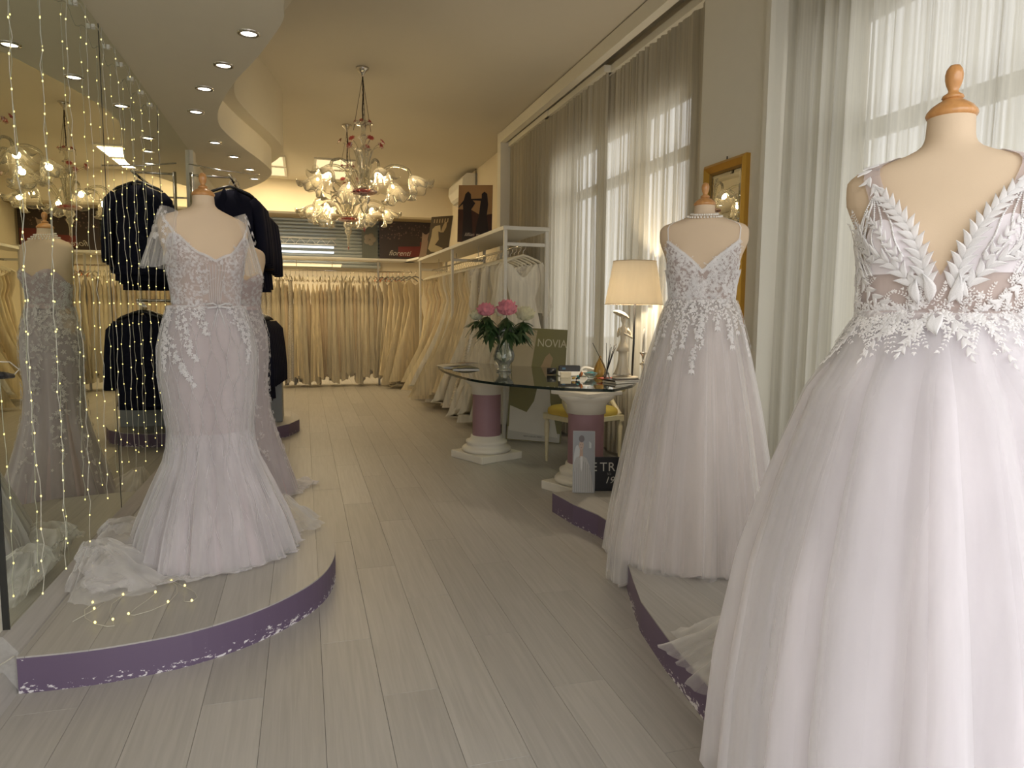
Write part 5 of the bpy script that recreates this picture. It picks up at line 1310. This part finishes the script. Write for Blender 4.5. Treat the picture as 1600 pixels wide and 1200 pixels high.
# figurine: one continuous body turned on a lathe, with arms and parasol-like hat
f = MB()
def sk_fold(a, z): return (.10*math.sin(11*a)+.06*math.sin(17*a+1))*max(0, min(1, (.13-z)/.10))
f.lathe([(.0, .022), (.054, .022), (.044, .035), (.033, .07), (.027, .12), (.026, .150), (.040, .148), (.032, .172), (.021, .195), (.0155, .215), (.019, .235), (.024, .255), (.022, .272), (.011, .283), (.0085, .290), (.0085, .300), (.014, .308), (.0175, .322), (.016, .336), (.010, .345), (.0, .348)], 40, (-.02, 0, 0), fold=sk_fold)
f.tube([(.005, 0, .270), (.024, -.010, .245), (.030, -.018, .222), (.002, -.032, .232), (-.03, -.036, .245)], [.009, .008, .007, .0065, .005], 8)
f.tube([(-.045, 0, .270), (-.060, -.012, .248), (-.066, -.02, .232), (-.055, -.034, .252), (-.062, -.036, .272)], [.009, .008, .007, .0065, .005], 8)
f.lathe([(.016, .322), (.020, .330), (.020, .340), (.008, .350)], 16, (-.012, .004, 0))
f.lathe([(.052, -.008), (.044, .002), (.026, .010), (.0, .013), (.025, .006), (.042, -.002), (.050, -.010)], 28, M=Matrix.Translation((-.034, .004, .350))@Matrix.Rotation(.38, 4, 'Y'), fold=lambda a, z: .08*math.sin(9*a))
fg_ = f.build('figurine', M['figure'], lm); fg_.scale = (1.3, 1.3, 1.5)
m = MB(); m.lathe([(.0005, -.005), (.004, -.002), (.004, .002), (.0005, .005)], 8, (-.026, -.0165, .325))
m.tube([(-.033, -.0155, .328), (-.029, -.0165, .328)], .0012, 4); m.tube([(-.023, -.0165, .328), (-.019, -.0155, .328)], .0012, 4); m.tube([(-.030, -.0165, .316), (-.022, -.0165, .316)], .0011, 4)
fc_ = m.build('face', mat('porcelain_shade', (.5, .36, .26), .4), lm); fc_.scale = (1.3, 1.3, 1.5)
# candlestick
ck = empty('candlestick', (2.66, 5.26, .0), 0, 'slim silver candlestick beside the lamp, half behind the A-line gown', 'candlestick')
MB().lathe([(.0, .0), (.11, .0), (.11, .012), (.02, .03), (.012, .08), (.012, .85), (.03, .86), (.034, .866), (.012, .873), (.009, .90), (.016, .93), (.036, .948), (.036, .953), (.0, .953)], 24).build('stem', M['chrome'], ck)
ck.scale = (1, 1, 1.075)
cn = empty('candle', (2.66, 5.26, 1.0245), 0, 'white tapered candle on the slim silver candlestick', 'candle')
MB().lathe([(.0, 0), (.0125, 0), (.0105, .17), (.003, .195), (.0, .197)], 20).build('wax', mat('wax', (.80, .78, .72), .4), cn)
MB().tube([(0, 0, .195), (.001, 0, .206)], .0012, 5).build('wick', M['black'], cn)
# chair
ch = empty('armed_stool', (2.37, 5.84, 0), .35, 'cream and gilt wooden stool with scrolled arms and yellow seat, behind the glass table', 'chair')
def turned(x, y, h_): return MB().lathe([(.011, 0), (.015, .03), (.012, .05), (.020, h_*.55), (.024, h_*.80), (.015, h_*.86), (.025, h_*.89), (.027, h_*.90)], 16, (x, y, 0), fold=lambda a, z: .07*math.sin(9*a))
for x, y in ((-.25, -.22), (.25, -.22), (-.21, .24), (.21, .24)):
    l_ = turned(x, y, .43); l_.bbox(x-.026, x+.026, y-.026, y+.026, .385, .44, .003); l_.build('leg', M['chairwood'], ch)
m = MB(); m.bbox(-.27, .27, -.245, -.21, .40, .445, .004); m.bbox(-.25, .25, .21, .255, .40, .445, .004)
m.bbox(-.27, -.235, -.23, .23, .40, .445, .004); m.bbox(.235, .27, -.23, .23, .40, .445, .004); m.build('seat_rail', M['chairwood'], ch)
def rr2(a, b, n=36, e=.45): return [(a*abs(math.cos(t))**e*math.copysign(1, math.cos(t)), b*abs(math.sin(t))**e*math.copysign(1, math.sin(t))) for t in np.linspace(0, 2*PI, n+1)[:-1]]
P = [[(x*s_, y*s_, z) for x, y in rr2(.265, .24)] for s_, z in ((1, .443), (1.02, .465), (1.0, .495), (.9, .515), (.6, .528), (.2, .532), (.01, .532))]
MB().grid(np.array(P), wrap=True).build('seat', M['yellow'], ch)
for sg in (-1, 1):
    MB().tube(smoothpoly([(sg*.265, -.20, .44), (sg*.275, -.13, .50), (sg*.275, -.07, .585), (sg*.28, -.13, .66), (sg*.285, -.20, .690), (sg*.285, -.215, .672), (sg*.285, -.19, .665), (sg*.28, -.10, .690), (sg*.255, .08, .70), (sg*.22, .25, .74)], 5), .023, 10).build('armrest', M['chairwood'], ch)

# ------------------------------------------------------------------ boards and pictures
def quadboard(name, BL, BR, TL, TR, label, cat, front, back='board', th=.012):
    BL, BR, TL, TR = map(Vector, (BL, BR, TL, TR)); o = BL.copy()
    ex = (BR-BL); W = ex.length; ex.normalize(); up = (TL-BL); Hh = up.length; ez = up.normalized(); ey = ez.cross(ex).normalized(); ez = ex.cross(ey).normalized()
    r = empty(name, o, 0, label, cat); r.matrix_world = Matrix(((ex.x, ey.x, ez.x, o.x), (ex.y, ey.y, ez.y, o.y), (ex.z, ey.z, ez.z, o.z), (0, 0, 0, 1)))
    MB().box(0, W, 0, th, 0, Hh).build('panel', M[back], r)
    MB().box(.001, W-.001, -.0012, 0, .001, Hh-.001).build('print', front, r); return r, W, Hh
gb_, W, Hh = quadboard('poster_board', (2.00, 7.02, .02), (2.50, 6.74, .0), (2.08, 7.09, 1.185), (2.62, 6.83, 1.185), 'tall green poster board with thin pale lettering and a gown picture, leaning behind the table', 'poster', flat('olive_print', (.20, .185, .075)))
figprint('printed_panel', [(.01, .60), (.20, .60), (.26, 1.15), (.01, 1.15)], flat('print_beige', (.42, .36, .24)), gb_, -.0035)
figprint('printed_train', [(.02, .10), (.54, .06), (.50, .22), (.44, .42), (.42, .66), (.36, .70), (.31, .64), (.27, .42), (.20, .30), (.02, .36)], flat('print_white_gown', (.66, .64, .58)), gb_, -.0055)
figprint('printed_figure', [(.30, .62), (.28, .72), (.33, .80), (.36, .88), (.40, .92), (.44, .87), (.42, .78), (.41, .72), (.43, .62)], flat('print_skin', (.36, .26, .14)), gb_, -.0065)
figprint('printed_floor', [(.01, .01), (.56, .01), (.56, .10), (.01, .14)], flat('print_greyfloor', (.52, .51, .47)), gb_, -.0045)
thin = flat('thin_print', (.55, .52, .38))
text('lettering', 'ALMA NOVIA', .115, thin, gb_, (-.02, -.0045, .985), ext=.0004, sx=.86)
text('caption', 'NEW COLLECTION', .022, flat('dark_print', (.05, .05, .04)), gb_, (.18, -.0068, .045), ext=.0003)
pt2, W, Hh = quadboard('portrait_card', (1.715, 4.38, .137), (1.855, 4.33, .137), (1.72, 4.46, .545), (1.835, 4.42, .515), 'portrait card of a person in a grey pleated gown, leaning on the purple column', 'poster', flat('grey_backdrop', (.22, .22, .225)))
def ell(cx, cz, a, b, n=22, lo=0, hi=2*PI): return [(cx+a*math.cos(t), cz+b*math.sin(t)) for t in np.linspace(lo, hi, n+1)[:-1]]
figprint('printed_backlight', ell(.035, .20, .028, .12), flat('print_glow', (.42, .42, .42)), pt2, -.0025)
figprint('printed_gown', [(.004, .004), (.166, .004), (.150, .10), (.128, .19), (.108, .232), (.082, .245), (.050, .245), (.026, .235), (.010, .20)], flat('print_grey_gown', (.33, .31, .28)), pt2, -.0035)
figprint('printed_neck', [(.052, .235), (.080, .235), (.077, .30), (.056, .30)], flat('print_skin2', (.34, .20, .12)), pt2, -.0040)
figprint('printed_face', ell(.066, .318, .0185, .030), flat('print_face', (.40, .26, .18)), pt2, -.0048)
figprint('printed_hair', ell(.068, .362, .0215, .024), flat('print_hair', (.055, .03, .022)), pt2, -.0056)
m = MB()
for z_ in (.322,):
    for x_ in (.058, .074): m.box(x_-.004, x_+.004, -.0054, -.0050, z_-.0015, z_+.0015)
m.box(.061, .071, -.0054, -.0050, .300, .303); m.build('printed_features', bpy.data.materials['print_hair'], pt2)
m = MB()
for k in range(9): m.box(.014+k*.0165, .017+k*.0165, -.0045, -.004, .006, .13+.08*math.sin(PI*(k+.5)/9))
m.build('printed_pleats', flat('print_pleat', (.17, .16, .15)), pt2)
figprint('printed_collar', [(.058, .245), (.078, .245), (.074, .17), (.068, .14), (.062, .17)], flat('print_collar', (.50, .47, .45)), pt2, -.0060)
m = MB()
for k in range(3): m.box(.128+k*.006, .131+k*.006, -.0030, -.0025, .30, .345-.005*k)
m.build('printed_logo', flat('print_logo', (.6, .6, .58)), pt2)
for o in pt2.children:
    if o.name.startswith('printed'): o.scale.x = .86
sg_, W, Hh = quadboard('black_sign', (1.80, 4.40, .137), (2.35, 4.27, .137), (1.805, 4.43, .365), (2.35, 4.30, .365), 'small black sign with white serif lettering behind the blush A-line gown', 'sign', flat('black_print', (.004, .005, .010)), 'black')
whl = flat('white_lettering', (.50, .48, .44))
for ch_, x in (('P', -.005), ('E', .055), ('T', .115), ('R', .170)): text('lettering', ch_, .085, whl, sg_, (x, -.002, .135), ext=.0004)
text('lettering', 'SO', .022, flat('grey_lettering', (.22, .21, .20)), sg_, (.165, -.002, .108), ext=.0003)
text('lettering', '19', .065, whl, sg_, (.145, -.002, .052), shear=.35, ext=.0004)
# boards on top of the racks
bs, W, Hh = quadboard('poster_board', (1.90, 9.02, 2.222), (2.31, 8.86, 2.222), (1.97, 9.12, 2.95), (2.40, 8.97, 2.96), 'dark sunset poster of two long-haired figures, standing on the white rack', 'poster', mat('sunset_print', (.34, .19, .08), .4, var=.15, scale=4))
figprint('printed_ground', [(.0, .0), (.44, .0), (.44, .36), (.30, .34), (.16, .42), (.0, .42)], flat('print_darkred', (.05, .012, .006)), bs, -.0035)
figprint('printed_figure', [(.06, .02), (.20, .02), (.18, .30), (.17, .42), (.22, .50), (.165, .56), (.16, .62), (.125, .655), (.09, .62), (.07, .54), (.01, .46), (.005, .44), (.06, .49), (.07, .35)], flat('print_black1', (.010, .003, .006)), bs, -.0045)
figprint('printed_figure', [(.22, .02), (.42, .02), (.37, .34), (.385, .48), (.37, .62), (.335, .65), (.30, .62), (.30, .56), (.16, .555), (.16, .54), (.29, .53), (.27, .34), (.24, .2)], bpy.data.materials['print_black1'], bs, -.0055)
text('lettering', 'lillian w', .062, flat('script_print', (.55, .46, .38)), bs, (.09, -.007, .075), shear=.35, ext=.0003)
bsp, W, Hh = quadboard('poster_board', (1.88, 11.3, 2.222), (2.17, 11.02, 2.222), (1.98, 11.42, 2.83), (2.29, 11.18, 2.90), 'sepia poster of a pale draped gown, standing on the white rack near the banner', 'poster', flat('sepia_dark', (.06, .04, .02)))
figprint('printed_gown', [(.02, .10), (.05, .30), (.05, .42), (.10, .47), (.19, .48), (.22, .36), (.17, .38), (.20, .24), (.14, .16), (.30, .10), (.22, .04), (.08, .05)], flat('print_sepia', (.42, .34, .20)), bsp, -.0035)
figprint('printed_figure', [(.22, .36), (.27, .36), (.31, .44), (.31, .53), (.27, .52), (.24, .46)], flat('print_sepia2', (.36, .27, .15)), bsp, -.0045)
m = MB()
for k in range(6): m.box(.06+k*.05, .08+k*.05, -.0045, -.004, .52, .585)
m.build('printed_railing', bpy.data.materials['print_sepia2'], bsp)
# framed gilt mirror on the pilaster
fm_ = empty('framed_mirror', (2.60, 4.045, 1.0), 0, 'tall gilt-framed mirror on the white pilaster behind the blush gown', 'mirror')
W2, H2 = .235, 1.31
def frame_bar(a, b, z0, z1, horiz):
    m = MB(); x0, x1, x2 = 0, -.035, -.020
    return m
m = MB(); ins = .055
O = [(-W2, 0), (W2, 0), (W2, H2), (-W2, H2)]; I1 = [(-W2+ins*.35, ins*.35), (W2-ins*.35, ins*.35), (W2-ins*.35, H2-ins*.35), (-W2+ins*.35, H2-ins*.35)]; I2 = [(-W2+ins, ins), (W2-ins, ins), (W2-ins, H2-ins), (-W2+ins, H2-ins)]
I3 = [(-W2+ins*1.3, ins*1.3), (W2-ins*1.3, ins*1.3), (W2-ins*1.3, H2-ins*1.3), (-W2+ins*1.3, H2-ins*1.3)]
V = []
for ring, x in ((O, 0), (O, -.030), (I1, -.045), (I2, -.022)): V += [(x, y, z) for y, z in ring]
V2 = []
for ring, x in ((I2, -.022), (I3, -.014), (I3, -.012)): V2 += [(x, y, z) for y, z in ring]
m.add(V, [(k*4+i, k*4+(i+1) % 4, (k+1)*4+(i+1) % 4, (k+1)*4+i) for k in range(3) for i in range(4)]); m.build('frame', M['gold'], fm_)
m = MB(); m.add(V2, [(k*4+i, k*4+(i+1) % 4, (k+1)*4+(i+1) % 4, (k+1)*4+i) for k in range(2) for i in range(4)]); m.build('inner_slip', M['gold_dark'], fm_)
m = MB(); y0, z0_ = W2-ins*1.3, ins*1.3; y1, z1_ = y0-.022, z0_+.022
m.add([(-.009, -y0, z0_), (-.009, y0, z0_), (-.009, y0, H2-z0_), (-.009, -y0, H2-z0_), (-.012, -y1, z1_), (-.012, y1, z1_), (-.012, y1, H2-z1_), (-.012, -y1, H2-z1_)], [(4, 5, 6, 7), (0, 1, 5, 4), (1, 2, 6, 5), (2, 3, 7, 6), (3, 0, 4, 7)]); m.build('mirror_glass', M['clear_mirror'], fm_)
MB().tube([(-.01, 0, H2), (-.01, 0, H2+.025)], .004, 6).build('wall_hook', M['dark_metal'], fm_)
# air conditioner
ac = empty('air_conditioner', (2.87, 12.0, 3.26), 0, 'white wall-mounted air conditioner above the sepia poster', 'air conditioner')
sec = [(0, .0), (-.10, .0), (-.20, .06), (-.245, .14), (-.235, .24), (-.17, .30), (0, .30)]
m = MB(); m.add([(x, 0, z) for x, z in sec]+[(x, 1.0, z) for x, z in sec], [tuple(range(7))[::-1], tuple(range(7, 14))]+[(i, (i+1) % 7, 7+(i+1) % 7, 7+i) for i in range(7)]); m.build('housing', M['white_plastic'], ac)
MB().box(-.17, -.09, .05, .95, .012, .02, Matrix.Rotation(.0, 4, 'X')).build('air_flap', M['grey_hanger'], ac)
MB().tube([(-.02, -.01, .0), (-.02, -.01, .55)], .006, 6).build('cable', M['dark_metal'], ac)
ac.scale = (1.05, 1.2, 1.35)
# small shop tag clipped at the tulle and skirting strip end are left to the gown
